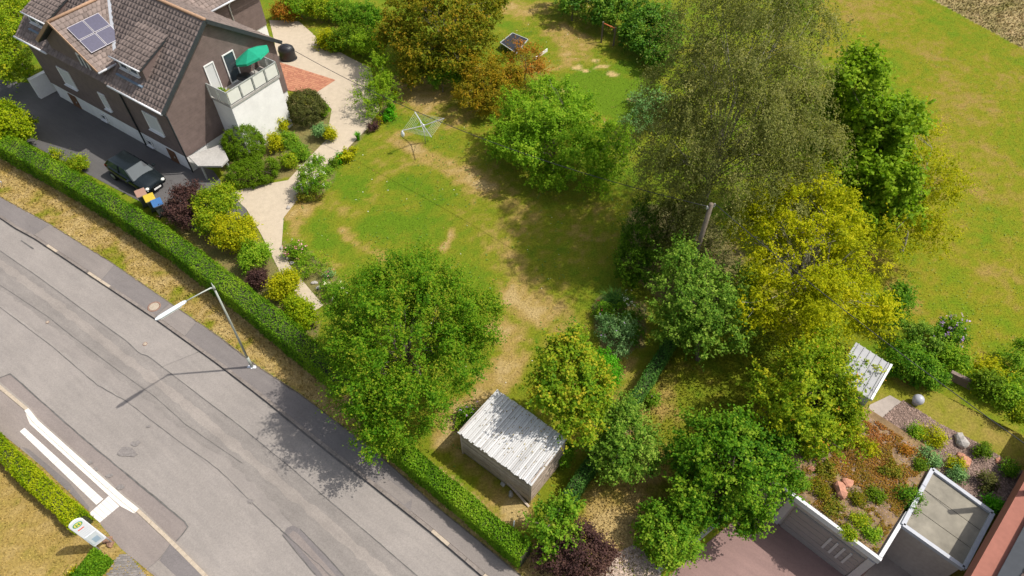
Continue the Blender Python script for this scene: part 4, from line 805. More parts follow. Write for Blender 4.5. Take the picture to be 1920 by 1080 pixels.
for i, (px, py, rp_, mm, lab) in enumerate(((522, 232, 17, 'yellow', 'yellow leaved bush in front of the white house wall'), (540, 262, 15, 'light', 'light green bush left of the sandy driveway'), (516, 268, 16, 'yellow', 'low yellow flowering bush above the box cushion'), (603, 246, 15, 'silver', 'pale green leafy plant at the driveway bend'),
                                            (617, 250, 8, 'yellow', 'tiny yellow plant next to the pale leafy one'), (560, 285, 16, 'light', 'soft green perennial near the driveway'), (540, 300, 15, 'pear', 'straw coloured low plant behind the driveway strip'), (500, 240, 15, 'light', 'slender green plant between grass and yellow bush'), (604, 205, 10, 'light', 'small green plant right of the bronze ball'))):
    shrub('garden_bush', lab, 'bush', [(px, py, .55, rp_, .9), (px + rp_ * .6, py + 4, .4, rp_ * .6)], LM[mm], SM(45, cr=.18, L=.1, W=.06))
shrub('purple_cherry', 'dark red shrub between the parked car and the hedge', 'shrub', [(345, 380, 1.3, 30, 1.0), (330, 400, 1.0, 24), (365, 365, 1.2, 22), (350, 410, .9, 20)], LM['purple'], ROUND(120, cr=.3, twigs=8, lpt=8, tl=.3, L=.1, W=.07))
shrub('dogwood_bush', 'tall yellow green bush beside the driveway behind the hedge', 'bush', [(405, 385, 1.4, 36, 1.0), (395, 415, 1.1, 28), (425, 370, 1.5, 24), (380, 390, 1.2, 20)], LM['pear'], ROUND(170, cr=.3, twigs=8, lpt=8, tl=.3, L=.11, W=.075))
shrub('golden_bush', 'golden yellow bush below the yellow green one', 'bush', [(435, 435, 1.1, 32, .9), (455, 450, 1.0, 24), (415, 445, 1.0, 22), (460, 425, 1.0, 18)], LM['yellow'], ROUND(140, cr=.3, twigs=8, lpt=8, tl=.3, L=.11, W=.075))
shrub('grey_bush', 'dull grey green bush between the golden ones', 'bush', [(478, 478, .9, 24, .9), (468, 495, .7, 16)], LM['lilac'], ROUND(80, cr=.25, twigs=8, lpt=8, tl=.25, L=.1, W=.07))
shrub('red_heather', 'small dark red shrub on the hedge side of the path', 'shrub', [(482, 522, .6, 18, .9)], LM['purple'], ROUND(50, cr=.2, twigs=8, lpt=7, tl=.2, L=.09, W=.06))
shrub('yellow_spirea', 'yellow green bush at the narrow end of the path', 'bush', [(535, 535, .8, 24, .9), (520, 545, .7, 16)], LM['yellow'], ROUND(90, cr=.25, twigs=8, lpt=8, tl=.25, L=.1, W=.07))
shrub('olive_spirea', 'yellow bush beside the big hornbeam crown', 'bush', [(562, 582, .8, 24, .9), (578, 600, .7, 18), (550, 570, .8, 14)], LM['hedge_yellow'], ROUND(90, cr=.25, twigs=8, lpt=8, tl=.25, L=.1, W=.07))
shrub('fern_sumac', 'tall fern like green shrub right of the driveway', 'shrub', [(705, 150, 1.6, 26, .9), (690, 185, 1.2, 24), (722, 190, 1.2, 20), (712, 120, 1.8, 22), (695, 215, .8, 18), (722, 165, 1.4, 18)], LM['maple'], SPRAY(110, cr=.3, twigs=5, lpt=12, tl=.65, L=.13, W=.06, up=.2, droop=.4))
for px, py, rp_, z, mm, lab in ((650, 75, 34, .8, 'box', 'flat green ground shrub at the back of the driveway'), (690, 85, 28, 1.2, 'maple', 'leafy bush in front of the copper maple'), (560, 8, 26, 1.2, 'lilac', 'olive bush behind the rear house'), (600, 15, 26, 1.0, 'pear', 'yellowish bush at the top by the driveway'), (640, 20, 26, .9, 'light', 'soft light green bush at the top edge'), (685, 30, 26, 1.4, 'deep', 'dark bush left of the copper maple'), (617, 78, 20, .5, 'yellow', 'low yellow green cushion at the driveway curve'), (535, 20, 18, .8, 'rust_red', 'reddish low bush beside the rear white wall')):
    shrub('back_bush', lab, 'bush', [(px, py, z, rp_, .8), (px + rp_ * .7, py + 6, z * .8, rp_ * .6), (px - rp_ * .6, py + 3, z * .8, rp_ * .6)], LM[mm], ROUND(80, cr=.35, twigs=8, lpt=7, tl=.3, L=.13, W=.09))
plant('ash_tree', 'green tree at the left edge behind the dark house', 'tree', [(10, 70, 3.2, 44, .9), (0, 120, 2.4, 40), (35, 130, 1.8, 30), (10, 20, 4.0, 40), (40, 20, 3.4, 26), (-20, 80, 3.0, 40)], LM['pear'], ROUND(200, cr=.5, twigs=8, lpt=8, tl=.4, L=.15, W=.1), trunk=.12, nlimb=14)
plant('acacia_bush', 'bright yellow green rounded bush at the left edge by the hedge', 'bush', [(20, 235, 1.4, 40, .9), (-5, 250, 1.2, 36), (40, 255, 1.0, 22), (5, 215, 1.6, 28)], LM['hedge_yellow'], ROUND(150, cr=.35, twigs=9, lpt=8, tl=.3, L=.13, W=.09), trunk=.06, nlimb=10, crown_name='foliage')
shrub('yard_weeds', 'small yellow green bush on the yard side of the long hedge', 'bush', [(150, 308, .5, 16, .8), (135, 300, .4, 12), (105, 288, .3, 10)], LM['pear'], SM(50, cr=.2, L=.1))
shrub('yellow_daisies', 'yellow flowers at the bottom left below the hedge piece', 'plant', [(148, 1082, .3, 16, .7), (165, 1075, .3, 8)], LM['yellow'], SM(20), (30, F_yellow, .06, .2))

# ================================================================ THE DARK HOUSE
E1 = Vector((-.8279, .5609, 0)).normalized(); E2 = Vector((E1.y, -E1.x, 0)); HO = Vector((-21.08, 34.41, 0)); UP = Vector((0, 0, 1))
def hw(u, v, z): return HO + E1 * u + E2 * v + UP * z
def uvz_box(mb, u0, u1, v0, v1, z0, z1): return mb.frame_box(hw(u0, v0, z0), E1 * (u1 - u0), E2 * (v1 - v0), UP * (z1 - z0))
def cladding(name, c, pitch=.22):
    m, nt, bs = _new(name); c = np.array(c); tc = nt.nodes.new('ShaderNodeTexCoord'); br = nt.nodes.new('ShaderNodeTexWave'); br.wave_type = 'BANDS'; br.bands_direction = 'Z'; br.wave_profile = 'SAW'
    br.inputs['Scale'].default_value = 1 / pitch / 3.2; br.inputs['Distortion'].default_value = .15; nt.links.new(tc.outputs['Object'], br.inputs[0]); n = _noise(nt, 2.5, 6, .65)
    r1 = _ramp(nt, n.outputs[0], [(.3, c * .8), (.7, c * 1.15)]); r2 = _ramp(nt, br.outputs[0], [(0, (.8,) * 3), (.15, (1,) * 3), (1, (1,) * 3)])
    nt.links.new(_mul(nt, r1.outputs[0], r2.outputs[0]), bs.inputs['Base Color']); bs.inputs['Roughness'].default_value = .75; _bump(nt, bs, br.outputs[0], .4, .02); return m
M_clad = cladding('brown_slate_cladding', (.160, .114, .100)); M_white = mat('white_render', (.80, .78, .75), .85, .05, 10, .15, big=.12); M_tile = mat('brown_roof_tile', (.205, .158, .136), .75, .2, 5, .2, attr=.28, big=.15)
M_gutter = mat('white_gutter', (.62, .62, .63), .5, .06, 4); M_dark = mat('dark_trim', (.035, .04, .042), .55, .2, 4); M_tan = mat('verge_board', (.34, .21, .13), .7, .2, 6); M_zinc = mat('zinc', (.55, .56, .58), .45, .1, 3, metal=.5)
M_glass = mat('window_glass', (.05, .065, .075), .08, .2, 1.5, spec=.6); M_blind = mat('white_blind', (.55, .55, .53), .6, .06, 20, stretch=((1, 1, 12), (0, 0, 0))); M_frame = mat('white_frame', (.74, .73, .70), .5, .04, 5)
M_metal = mat('galvanised', (.46, .48, .46), .45, .15, 6, metal=.4); M_milk = mat('milky_panel', (.66, .66, .60), .35, .05, 3); M_brown = mat('brown_door', (.17, .085, .045), .6, .2, 6)
M_conc = mat('concrete', (.40, .38, .35), .85, .15, 8, .25, big=.2); M_black = mat('black_cover', (.018, .018, .02), .38, .3, 5, spec=.5); M_terra = mat('terracotta', (.42, .16, .08), .8, .15, 10)
def tile_plane(name, p0, p1, q1, q0, parent, tw=.30, th=.34, lift=.0, m=None):
    """roof tiles laid one by one between eave p0-p1 and ridge q0-q1 (one joined part: far more than can be picked apart)"""
    p0, p1, q1, q0 = map(Vector, (p0, p1, q1, q0)); nrm = (p1 - p0).cross(q0 - p0).normalized()
    if nrm.z < 0: nrm = -nrm
    rows = max(2, int(round(((q0 + q1) / 2 - (p0 + p1) / 2).length / th))); V, F, var = [], [], []; rr = random.Random(len(name) + rows)
    for i in range(rows):
        s0, s1 = max(0, (i - .12) / rows), (i + 1) / rows; a0, b0, a1, b1 = p0.lerp(q0, s0), p1.lerp(q1, s0), p0.lerp(q0, s1), p1.lerp(q1, s1); n = max(1, int(round((b0 - a0).length / tw)))
        for j in range(n):
            t0, t1 = j / n, (j + .97) / n; h = lift + .045 + rr.uniform(-.006, .008); k = len(V); cr = .022
            c0, c1, c2, c3 = a0.lerp(b0, t0), a0.lerp(b0, t1), a1.lerp(b1, t1), a1.lerp(b1, t0); m0, m1 = (c0 + c1) / 2, (c2 + c3) / 2
            V += [c0 + nrm * h, m0 + nrm * (h + cr), c1 + nrm * h, c2 + nrm * (h - .04), m1 + nrm * (h - .04 + cr), c3 + nrm * (h - .04), c0 + nrm * (h - .045), c1 + nrm * (h - .045)]
            F += [(k, k + 1, k + 4, k + 5), (k + 1, k + 2, k + 3, k + 4), (k, k + 6, k + 7, k + 2)]; var += [min(1, max(0, rr.gauss(.5, .22)))] * 3
    return np_mesh(name, np.array([tuple(v) for v in V]), np.array(F), m or M_tile, parent, face_attr={'var': var}, kind='stuff')
house = empty('house', hw(7.8, 4.8, 0), 'dark brown slate clad house with tiled gable roof and white ground floor', 'house')
def extr(mb, prof, w0, w1, f):
    n = len(prof); vs = [f(w0, *p) for p in prof] + [f(w1, *p) for p in prof]
    return mb.add(vs, [tuple(range(n)), tuple(range(2 * n - 1, n - 1, -1))] + [(i, i + n, (i + 1) % n + n, (i + 1) % n) for i in range(n)])
mb = MB(); extr(mb, [(.3, 1.25), (9.3, 1.25), (9.3, 5.1), (4.8, 8.58), (.3, 5.1)], .3, 15.35, lambda w, v, z: hw(w, v, z)); mb.build('wall', M_clad, house)
mb = MB(); uvz_box(mb, .36, 15.3, .36, 9.25, -.9, 1.25); uvz_box(mb, .33, 6.4, .33, .4, 1.0, 1.4); mb.build('plinth', M_white, house)
mb = MB(); mb.slab([hw(0, 0, 5), hw(15.65, 0, 5), hw(15.65, 4.8, 8.75), hw(0, 4.8, 8.75)], .14); mb.slab([hw(0, 9.6, 5), hw(15.65, 9.6, 5), hw(15.65, 4.8, 8.75), hw(0, 4.8, 8.75)], .14); rf = mb.build('roof', M_dark, house)
tile_plane('roof_tiles', hw(-.02, -.06, 4.96), hw(15.67, -.06, 4.96), hw(15.67, 4.8, 8.75), hw(-.02, 4.8, 8.75), rf); tile_plane('roof_tiles', hw(-.02, 9.66, 4.96), hw(15.67, 9.66, 4.96), hw(15.67, 4.8, 8.75), hw(-.02, 4.8, 8.75), rf)
mb = MB(); mb.tube([hw(-.05, 4.8, 8.82), hw(15.7, 4.8, 8.82)], .11, 8); mb.build('ridge_tiles', M_tan, rf)
for v0, z0, v1, z1 in ((-.06, 4.94, 4.8, 8.72), (9.66, 4.94, 4.8, 8.72)):
    MB().bar(hw(-.05, v0, z0), hw(-.05, v1, z1), .07, .24).build('verge_board', M_dark, rf)
for u0, u1 in ((-.05, 5.3), (11.9, 15.7)): MB().tube([hw(u0, -.10, 4.95), hw(u1, -.10, 4.95)], .075, 8).build('gutter', M_gutter, rf)
MB().tube([hw(.2, -.05, 4.9), hw(.2, .22, 4.5), hw(.2, .24, .1)], .05, 6).build('downpipe', M_dark, house); MB().tube([hw(5.0, -.05, 4.9), hw(5.0, .22, 4.5), hw(5.0, .24, .1)], .05, 6).build('downpipe', M_dark, house)
# cross gable with solar panels
cg = None
mb = MB(); extr(mb, [(5.85, 4.4), (11.55, 4.4), (11.55, 5.95), (8.7, 7.95), (5.85, 5.95)], .26, 4.0, lambda w, u, z: hw(u, w, z)); cg = mb.build('cross_gable', M_clad, house)
RZ = 8.16; rr0, rr1 = hw(8.7, -.18, RZ), hw(8.7, 4.05, RZ)
for sgn, ue in ((-1, 5.45), (1, 11.95)):
    ef, eb = hw(ue, -.18, 5.88), hw(ue, 1.13, 5.88); MB().slab([ef, eb, rr1, rr0], .12).build('cross_roof', M_dark, cg)
    tile_plane('roof_tiles', ef, eb, rr1, rr0, cg, lift=.0, m=M_tile); MB().bar(hw(ue, -.2, 5.92), hw(8.7, -.2, RZ + .05), .05, .2).build('verge_board', M_tan, cg)
    MB().tube([hw(ue + sgn * .05, -.2, 5.86), hw(ue + sgn * .05, 1.1, 5.86)], .07, 8).build('gutter', M_gutter, cg)
MB().tube([rr0 + UP * .08, rr1 + UP * .08], .1, 8).build('ridge_tiles', M_tan, cg)
MB().bar(hw(5.45, 1.2, 6.02), hw(8.6, 4.05, 8.22), .28, .03).build('valley_flashing', M_zinc, cg)
ax = (rr0 - hw(5.45, -.18, 5.88)).normalized(); ay = (rr1 - rr0).normalized(); an = ay.cross(ax); an = an if an.z > 0 else -an
M_pv = mat('solar_cells', (.045, .042, .085), .25, .2, 8, spec=.6); M_pvf = mat('panel_frame', (.26, .25, .27), .4, .05, 4, metal=.6)
sp0 = hw(5.45, -.18, 5.88) + ax * 1.15 + ay * .55 + an * .12
for i in range(2):
    for j in range(2):
        o = sp0 + ax * i * 1.02 + ay * j * 1.12 ; pn = MB().frame_box(o, ax * .98, ay * 1.08, an * .05).build('solar_panel', M_pvf, cg); MB().frame_box(o + ax * .03 + ay * .03 + an * .045, ax * .92, ay * 1.02, an * .012).build('cells', M_pv, pn)
def window(parent, o, ax, ay, nrm, m=None, label=None, mull=1):
    """window in a wall: o lower corner, ax width, ay height, nrm outwards"""
    o, ax, ay, nrm = map(Vector, (o, ax, ay, nrm)); w, h = ax.length, ay.length; x, y = ax.normalized(), ay.normalized()
    wn_ = MB().frame_box(o - nrm * .02, ax, ay, nrm * .03).build('window', m or M_glass, parent); f = .07; fr = MB()
    for a, b in ((o, ax), (o + ay - y * f, ax)): fr.frame_box(a, b, y * f, nrm * .06)
    for a in (o + y * f, o + y * f + x * (w - f)): fr.frame_box(a, x * f, y * (h - 2 * f), nrm * .06)
    for k in range(mull): fr.frame_box(o + y * f + x * ((k + 1) * w / (mull + 1) - f / 2), x * f, y * (h - 2 * f), nrm * .055)
    fr.build('frame', M_frame, wn_); MB().frame_box(o - y * .06 - x * .05, x * (w + .1), y * .05, nrm * .16).build('sill', M_gutter, wn_)
NF = -E2; NG = -E1
for u0, u1, z0, z1, mm in ((11.2, 12.6, 2.2, 3.6, M_blind), (7.55, 8.25, 1.9, 3.2, M_blind), (1.75, 3.2, 2.35, 3.75, M_blind)): window(house, hw(u1, .29, z0), -E1 * (u1 - u0), UP * (z1 - z0), NF, mm, mull=0)
window(cg, hw(8.2, .25, 4.95), -E1 * .95, UP * 1.2, NF, M_glass)
for u0, u1 in ((9.3, 9.9), (4.2, 4.8)): window(house, hw(u1, .35, .3), -E1 * (u1 - u0), UP * .5, NF, M_glass, mull=0)
for u0, u1 in ((1.7, 2.5), (12.6, 13.5)):
    d_ = MB().frame_box(hw(u0, .355, 0), E1 * (u1 - u0), NF * .05, UP * 1.05).build('door', M_brown, house); MB().frame_box(hw(u0 + .1, .30, .5), E1 * .05, NF * .05, UP * .12).build('handle', M_metal, d_)
# shed dormers
for u0, u1 in ((2.2, 5.15), (11.95, 14.7)):
    mb = MB(); extr(mb, [(1.0, 5.6), (1.0, 6.62), (3.35, 7.5), (3.35, 7.3)], u0 + .08, u1 - .08, lambda w, v, z: hw(w, v, z)); dm = mb.build('dormer', M_clad, house)
    a, b, c, d = hw(u0, .8, 6.66), hw(u1, .8, 6.66), hw(u1, 3.45, 7.72), hw(u0, 3.45, 7.72); MB().slab([a, b, c, d], .1).build('dormer_roof', M_dark, dm); tile_plane('roof_tiles', a, b, c, d, dm, lift=.0)
    MB().tube([hw(u0, .76, 6.64), hw(u1, .76, 6.64)], .06, 8).build('gutter', M_gutter, dm)
    for k in range(2): window(dm, hw(u0 + .5 + (k + 1) * 1.0, .985, 5.95), -E1 * .85, UP * .6, NF, M_glass, mull=0)
    MB().frame_box(hw(u0 + .2, .55, 5.52), E1 * (u1 - u0 - .4), E2 * .35, UP * .09).build('planter_ledge', mat('blue_grey_ledge', (.16, .21, .27), .5, .1), dm)
# gable doors, terrace block
for v0, v1, mm in ((3.75, 4.5, M_blind), (5.2, 6.1, M_glass)): window(house, hw(.29, v0, 4.05), E2 * (v1 - v0), UP * 2.05, NG, mm, mull=0)
mb = MB(); uvz_box(mb, -1.5, .34, 3.55, 7.6, 0, 3.9); tb = mb.build('terrace_block', M_white, house)
mb = MB(); uvz_box(mb, -1.58, .3, 3.48, 7.68, 3.9, 4.04); mb.build('terrace_floor', M_conc, tb)
rail = MB().bar(hw(-1.55, 3.5, 5.02), hw(-1.55, 7.66, 5.02), .06).bar(hw(-1.55, 3.5, 5.02), hw(.28, 3.5, 5.02), .06).bar(hw(-1.55, 7.66, 5.02), hw(.28, 7.66, 5.02), .06).build('railing', M_metal, tb)
for (ua, va), (ub, vb), n in (((-1.55, 3.5), (-1.55, 7.66), 4), ((.28, 3.5), (-1.55, 3.5), 2), ((-1.55, 7.66), (.28, 7.66), 2)):
    for k in range(n):
        a = hw(ua + (ub - ua) * k / n, va + (vb - va) * k / n, 4.04); b = hw(ua + (ub - ua) * (k + 1) / n, va + (vb - va) * (k + 1) / n, 4.04); x = (b - a); l = x.length; x.normalize()
        MB().bar(a, a + UP * .97, .06).build('post', M_metal, rail); MB().bar(a + x * .08 + UP * .5, b - x * .08 + UP * .5, .02, .82).build('panel', M_milk, rail)
cn = [gv(*p, 1.35) for p in ((353, 293), (415, 270), (428, 298), (415, 311), (371, 311))]; MB().slab(cn, .12).build('porch_canopy', M_conc, house)
for p in (cn[2].lerp(cn[0], .08), cn[4].lerp(cn[1], .1)): MB().bar(Vector((p.x, p.y, 0)), Vector((p.x, p.y, 1.24)), .1).build('canopy_post', M_metal, house)
# rear wing
mb = MB(); uvz_box(mb, 7.8, 15.3, 9.31, 14.4, 1.6, 5.2); wg = mb.build('rear_wing', M_clad, house); mb = MB(); uvz_box(mb, 7.86, 15.3, 9.32, 14.34, -.3, 1.6); mb.build('plinth', M_white, wg)
a, b, c, d = hw(7.2, 8.4, 5.0), hw(7.2, 14.8, 5.0), hw(11.5, 14.8, 8.0), hw(11.5, 8.4, 8.0); MB().slab([a, b, c, d], .12).build('wing_roof', M_dark, wg); tile_plane('roof_tiles', a, b, c, d, wg)
MB().slab([hw(15.8, 8.4, 5.0), hw(15.8, 14.8, 5.0), hw(11.5, 14.8, 8.0), hw(11.5, 8.4, 8.0)], .12).build('wing_roof', M_tile, wg)
MB().tube([hw(7.12, 9.4, 4.96), hw(7.12, 14.85, 4.96)], .075, 8).build('gutter', M_gutter, wg); MB().tube([hw(7.3, 11.6, 4.9), hw(7.75, 11.6, 4.4), hw(7.75, 11.6, .1)], .06, 6).build('downpipe', M_gutter, wg)
MB().frame_box(hw(8.5, 10.6, 6.05), (hw(11.5, 0, 8.0) - hw(7.2, 0, 5.0)).normalized() * 1.1, E2 * .9, Vector((0, 0, .12))).build('skylight', mat('skylight', (.55, .58, .66), .15, .05, 2, spec=.6), wg)
# garden wall stub at the left end of the house
MB().frame_box(hw(16.2, -.6, -.3), E1 * .35, E2 * 2.2, UP * 1.9).build('garden_wall', M_white, label='short white wall pier at the left end of the house', cat='wall')
# parasol, table, planters on the terrace
pc = hw(-.7, 6.5, 4.04); pr = empty('parasol', pc, 'green tilted parasol on the terrace of the dark house', 'parasol')
MB().tube([pc, pc + UP * 1.9], .025, 8).build('pole', M_metal, pr); MB().lathe(pc, [(.25, 0), (.25, .06), (.05, .1)], 12).build('base', M_conc, pr)
tip = pc + UP * 2.25 + NG * .1; ti = Vector((-.32, .08, 1)).normalized(); tx = ti.cross(Vector((0, 1, 0))).normalized(); ty = ti.cross(tx)
M_green = mat('parasol_green', (.012, .30, .17), .8, .1, 4); cv = MB(); ring = [tip - ti * .42 + (tx * math.cos(k * math.pi / 4) + ty * math.sin(k * math.pi / 4)) * 1.2 for k in range(8)]
vs = [tip] + ring + [p - ti * .14 for p in ring]; cv.add(vs, [(0, 1 + k, 1 + (k + 1) % 8) for k in range(8)] + [(1 + k, 9 + k, 9 + (k + 1) % 8, 1 + (k + 1) % 8) for k in range(8)]); cv.build('canopy', M_green, pr)
for k in range(8): MB().bar(tip - ti * .05, ring[k] - ti * .02, .015).build('rib', M_metal, pr)
tbp = hw(-.75, 5.6, 4.04); tt = empty('terrace_table', tbp, 'small dark table on the terrace left of the parasol', 'table')
MB().lathe(tbp, [(.45, .70), (.45, .74)], 18).build('table_top', M_black, tt); MB().tube([tbp, tbp + UP * .7], .04, 8).build('leg', M_black, tt); MB().lathe(tbp, [(.25, 0), (.25, .03)], 14).build('base', M_black, tt)
for i, (u, v, lab, mm) in enumerate(((-1.1, 4.0, 'flower planter with yellow green plant at the terrace corner', 'yellow'), (-.5, 3.85, 'flower planter with pale blossom beside the terrace rail', 'light'))):
    p = hw(u, v, 4.04); q = empty('planter', p, lab, 'planter'); MB().lathe(p, [(.14, 0), (.2, .3), (.2, .32), (.17, .3)], 14).build('pot', M_terra, q)
    rg = np.random.default_rng(i); n = 500; c = np.array(p) + np.array([0, 0, .5]) + sph(rg, n) * np.array([.32, .32, .25]) * rg.random((n, 1)) ** .3; leaf_faces('foliage', c, sph(rg, n) + np.array([0, 0, .7]), sph(rg, n), .09, .06, rg.random(n), LM[mm], q)
p = gv(541, 110); bq = empty('covered_barbecue', p, 'black covered barbecue on the driveway behind the terrace', 'barbecue')
MB().lathe(p, [(.62, .0), (.66, .1), (.62, .5), (.66, .75), (.58, 1.0), (.35, 1.15), (.08, 1.2)], 22, 1.0, .8).build('cover', M_black, bq); MB().lathe(p, [(.70, .02), (.70, .07), (.66, .07)], 22, 1.0, .8).build('hem', M_black, bq)

# ---------------------------------------------------------------- car and bins
def make_car(loc, head, label):
    t = empty('parked_car', loc, label, 'car'); X = Vector(head).normalized(); Y = Vector((-X.y, X.x, 0)); loc = Vector(loc); W = lambda x, y, z: loc + X * x + Y * y + UP * z
    M_paint = mat('car_paint', (.022, .030, .034), .22, .06, 2, metal=.55, spec=.6); M_tint = mat('car_glass', (.05, .065, .07), .05, .1, 2, spec=.7); M_rub = mat('tyre', (.02, .02, .02), .85)
    st = [(-2.1, .58, .66, .80), (-2.02, .76, .40, .96), (-1.5, .86, .26, 1.0), (-.7, .88, .24, .99), (.2, .88, .24, .97), (.85, .87, .24, .95), (1.45, .85, .26, .86), (1.9, .78, .34, .72), (2.08, .62, .44, .60)]
    V, F = [], []
    for x, w, zb, zt in st:
        for y, z in ((-w * .86, zb), (-w, zb + .14), (-w, zt - .16), (-w * .90, zt - .02), (-w * .5, zt + .02), (0, zt + .035), (w * .5, zt + .02), (w * .90, zt - .02), (w, zt - .16), (w, zb + .14), (w * .86, zb)): V.append(W(x, y, z))
    n = 11
    for i in range(len(st) - 1): F += [(i * n + k, i * n + (k + 1) % n, (i + 1) * n + (k + 1) % n, (i + 1) * n + k) for k in range(n)]
    F += [tuple(range(n)), tuple(range(len(st) * n - 1, (len(st) - 1) * n - 1, -1))]
    b = MB().add(V, F, True); body = b.build('body', M_paint, t)
    q = [(-1.95, .74, .97), (1.0, .76, .93), (.25, .60, 1.42), (-1.45, .60, 1.44)]; V = []
    for s in (-1, 1): V += [W(x, s * y, z) for x, y, z in q]
    MB().add(V, [(0, 1, 2, 3), (7, 6, 5, 4), (1, 5, 6, 2), (0, 3, 7, 4), (3, 2, 6, 7)]).build('windows', M_tint, t)
    MB().add([W(-1.5, -.62, 1.435), W(.30, -.62, 1.42), W(.30, .62, 1.42), W(-1.5, .62, 1.435), W(-1.35, -.52, 1.49), W(.12, -.52, 1.475), W(.12, .52, 1.475), W(-1.35, .52, 1.49)], [(4, 5, 6, 7), (0, 1, 5, 4), (1, 2, 6, 5), (2, 3, 7, 6), (3, 0, 4, 7)], True).build('roof', M_paint, t)
    for s in (-1, 1):
        for a, c in (((1.0, .765, .93), (.26, .61, 1.43)), ((-.45, .77, .97), (-.5, .615, 1.44)), ((-1.93, .75, .97), (-1.45, .61, 1.44))): MB().bar(W(a[0], s * a[1], a[2]), W(c[0], s * c[1], c[2]), .07).build('pillar', M_paint, t)
        MB().box(W(.75, s * .98, 1.0), (.16, .2, .13), math.atan2(X.y, X.x)).build('mirror', M_paint, t, bevel=.03)
        MB().lathe(W(1.93, s * .58, .58), [(.14, 0), (.13, .10), (.02, .14)], 10).build('headlight', M_milk, t); MB().box(W(-2.04, s * .66, .80), (.08, .22, .2), math.atan2(X.y, X.x)).build('tail_light', mat('tail_red', (.4, .02, .02), .3), t, bevel=.02)
        for x in (-1.35, 1.32):
            wl = MB(); c = W(x, s * .80, .31); wl.tube([c - Y * .1, c + Y * .1], .31, 20); wo = wl.build('wheel', M_rub, t); MB().tube([c + Y * s * .09, c + Y * s * .115], .2, 16).build('rim', M_metal, wo)
    MB().bar(W(2.1, -.25, .42), W(2.1, .25, .42), .02, .11).build('number_plate', M_frame, t)
make_car(gv(262, 338, .012), (.828, -.561, 0), 'dark grey hatchback car parked on the yard behind the hedge')
def make_bin(px, py, lid_c, label, rz):
    p = gv(px, py, .02); t = empty('wheelie_bin', p, label, 'bin', 'waste bins behind the hedge'); X = Vector((math.cos(rz), math.sin(rz), 0)); Y = Vector((-X.y, X.x, 0)); M_b = mat('bin_grey', (.10, .105, .11), .5, .1)
    V = [p + X * sx * .22 + Y * sy * .24 + UP * .06 for sx, sy in ((-1, -1), (1, -1), (1, 1), (-1, 1))] + [p + X * sx * .28 + Y * sy * .34 + UP * .98 for sx, sy in ((-1, -1), (1, -1), (1, 1), (-1, 1))]
    MB().add(V, [(3, 2, 1, 0), (4, 5, 6, 7), (0, 1, 5, 4), (1, 2, 6, 5), (2, 3, 7, 6), (3, 0, 4, 7)]).build('body', M_b, t, bevel=.03)
    MB().frame_box(p - X * .31 - Y * .37 + UP * .985, X * .62, Y * .74, UP * .07).build('lid', mat('bin_lid_' + label.split()[0], lid_c, .45, .06), t, bevel=.03)
    MB().bar(p - X * .25 - Y * .38 + UP * 1.0, p + X * .25 - Y * .38 + UP * 1.0, .035).build('handle', M_b, t)
    for s in (-1, 1): MB().tube([p + X * s * .22 - Y * .24 + UP * .1, p + X * s * .27 - Y * .24 + UP * .1], .1, 12).build('wheel', M_black, t)
make_bin(292, 393, (.50, .37, .04), 'yellow lidded waste bin behind the long hedge', .6); make_bin(306, 402, (.05, .14, .32), 'blue lidded waste bin behind the long hedge', .6); make_bin(276, 384, (.32, .19, .14), 'salmon lidded waste bin beside the parked car', .6)

# ================================================================ STREET LAMP, BUS STOP SIGN
lb = gv(473, 688, PAVZ); lt = Vector((-13.34, 19.49, 6.55)); le = Vector(g(293, 600, 6.63))
lamp = empty('street_lamp', lb, 'tall grey street lamp leaning its arm over the pavement', 'street lamp'); M_pole = mat('lamp_post_grey', (.38, .40, .35), .55, .12, 4, metal=.2); M_lamp = mat('lamp_housing', (.62, .66, .68), .4, .04, 3)
MB().tube([lb, lb + UP * .9], .075, 12).build('base_sleeve', M_pole, lamp); MB().tube([lb + UP * .9, lb.lerp(lt, .6), lt], [.06, .052, .042], 12).build('post', M_pole, lamp)
dr = (le - lt); dr.z = 0; L_ = dr.length; dr.normalize(); h0 = lt + dr * (L_ - 1.42) + UP * .12; h1 = lt + dr * L_ + UP * .16; sd = Vector((-dr.y, dr.x, 0))
MB().tube([lt - UP * .1, lt + UP * .02 + dr * .12, lt + UP * .06 + dr * .5, h0], [.04, .036, .03, .028], 10).build('arm', M_pole, lamp); MB().lathe(lt, [(.06, -.2), (.06, .02), (.03, .06), (.006, .28)], 10).build('cap', M_pole, lamp)
hd = MB(); st = [(0, .045, .05), (.12, .09, .075), (.6, .105, .085), (1.2, .105, .08), (1.38, .08, .06), (1.45, .03, .03)]; V = []; F = []
for x, w, h in st: V += [h0 + dr * x + sd * (w * math.cos(a)) + UP * (h * math.sin(a) + .0) for a in np.linspace(0, 2 * math.pi, 13)[:-1]]
for i in range(len(st) - 1): F += [(i * 12 + k, i * 12 + (k + 1) % 12, (i + 1) * 12 + (k + 1) % 12, (i + 1) * 12 + k) for k in range(12)]
hd.add(V, F + [tuple(range(12)), tuple(range(71, 59, -1))], True).build('lamp_head', M_lamp, lamp); MB().frame_box(h0 + dr * .3 - sd * .075 - UP * .10, dr * .95, sd * .15, UP * .03).build('lens', M_milk, lamp)
rp2 = random.Random(4); sheet('white_paint_splash', [(lb.x + .1 - .1 + (.13 + .12 * rp2.random()) * 1.25 * math.cos(a), lb.y + .0 + (.06 + .09 * rp2.random()) * math.sin(a)) for a in np.linspace(0, 6.1, 22)], PAVZ + .02, mat('white_splash', (.72, .74, .78), .8, .1, 10))
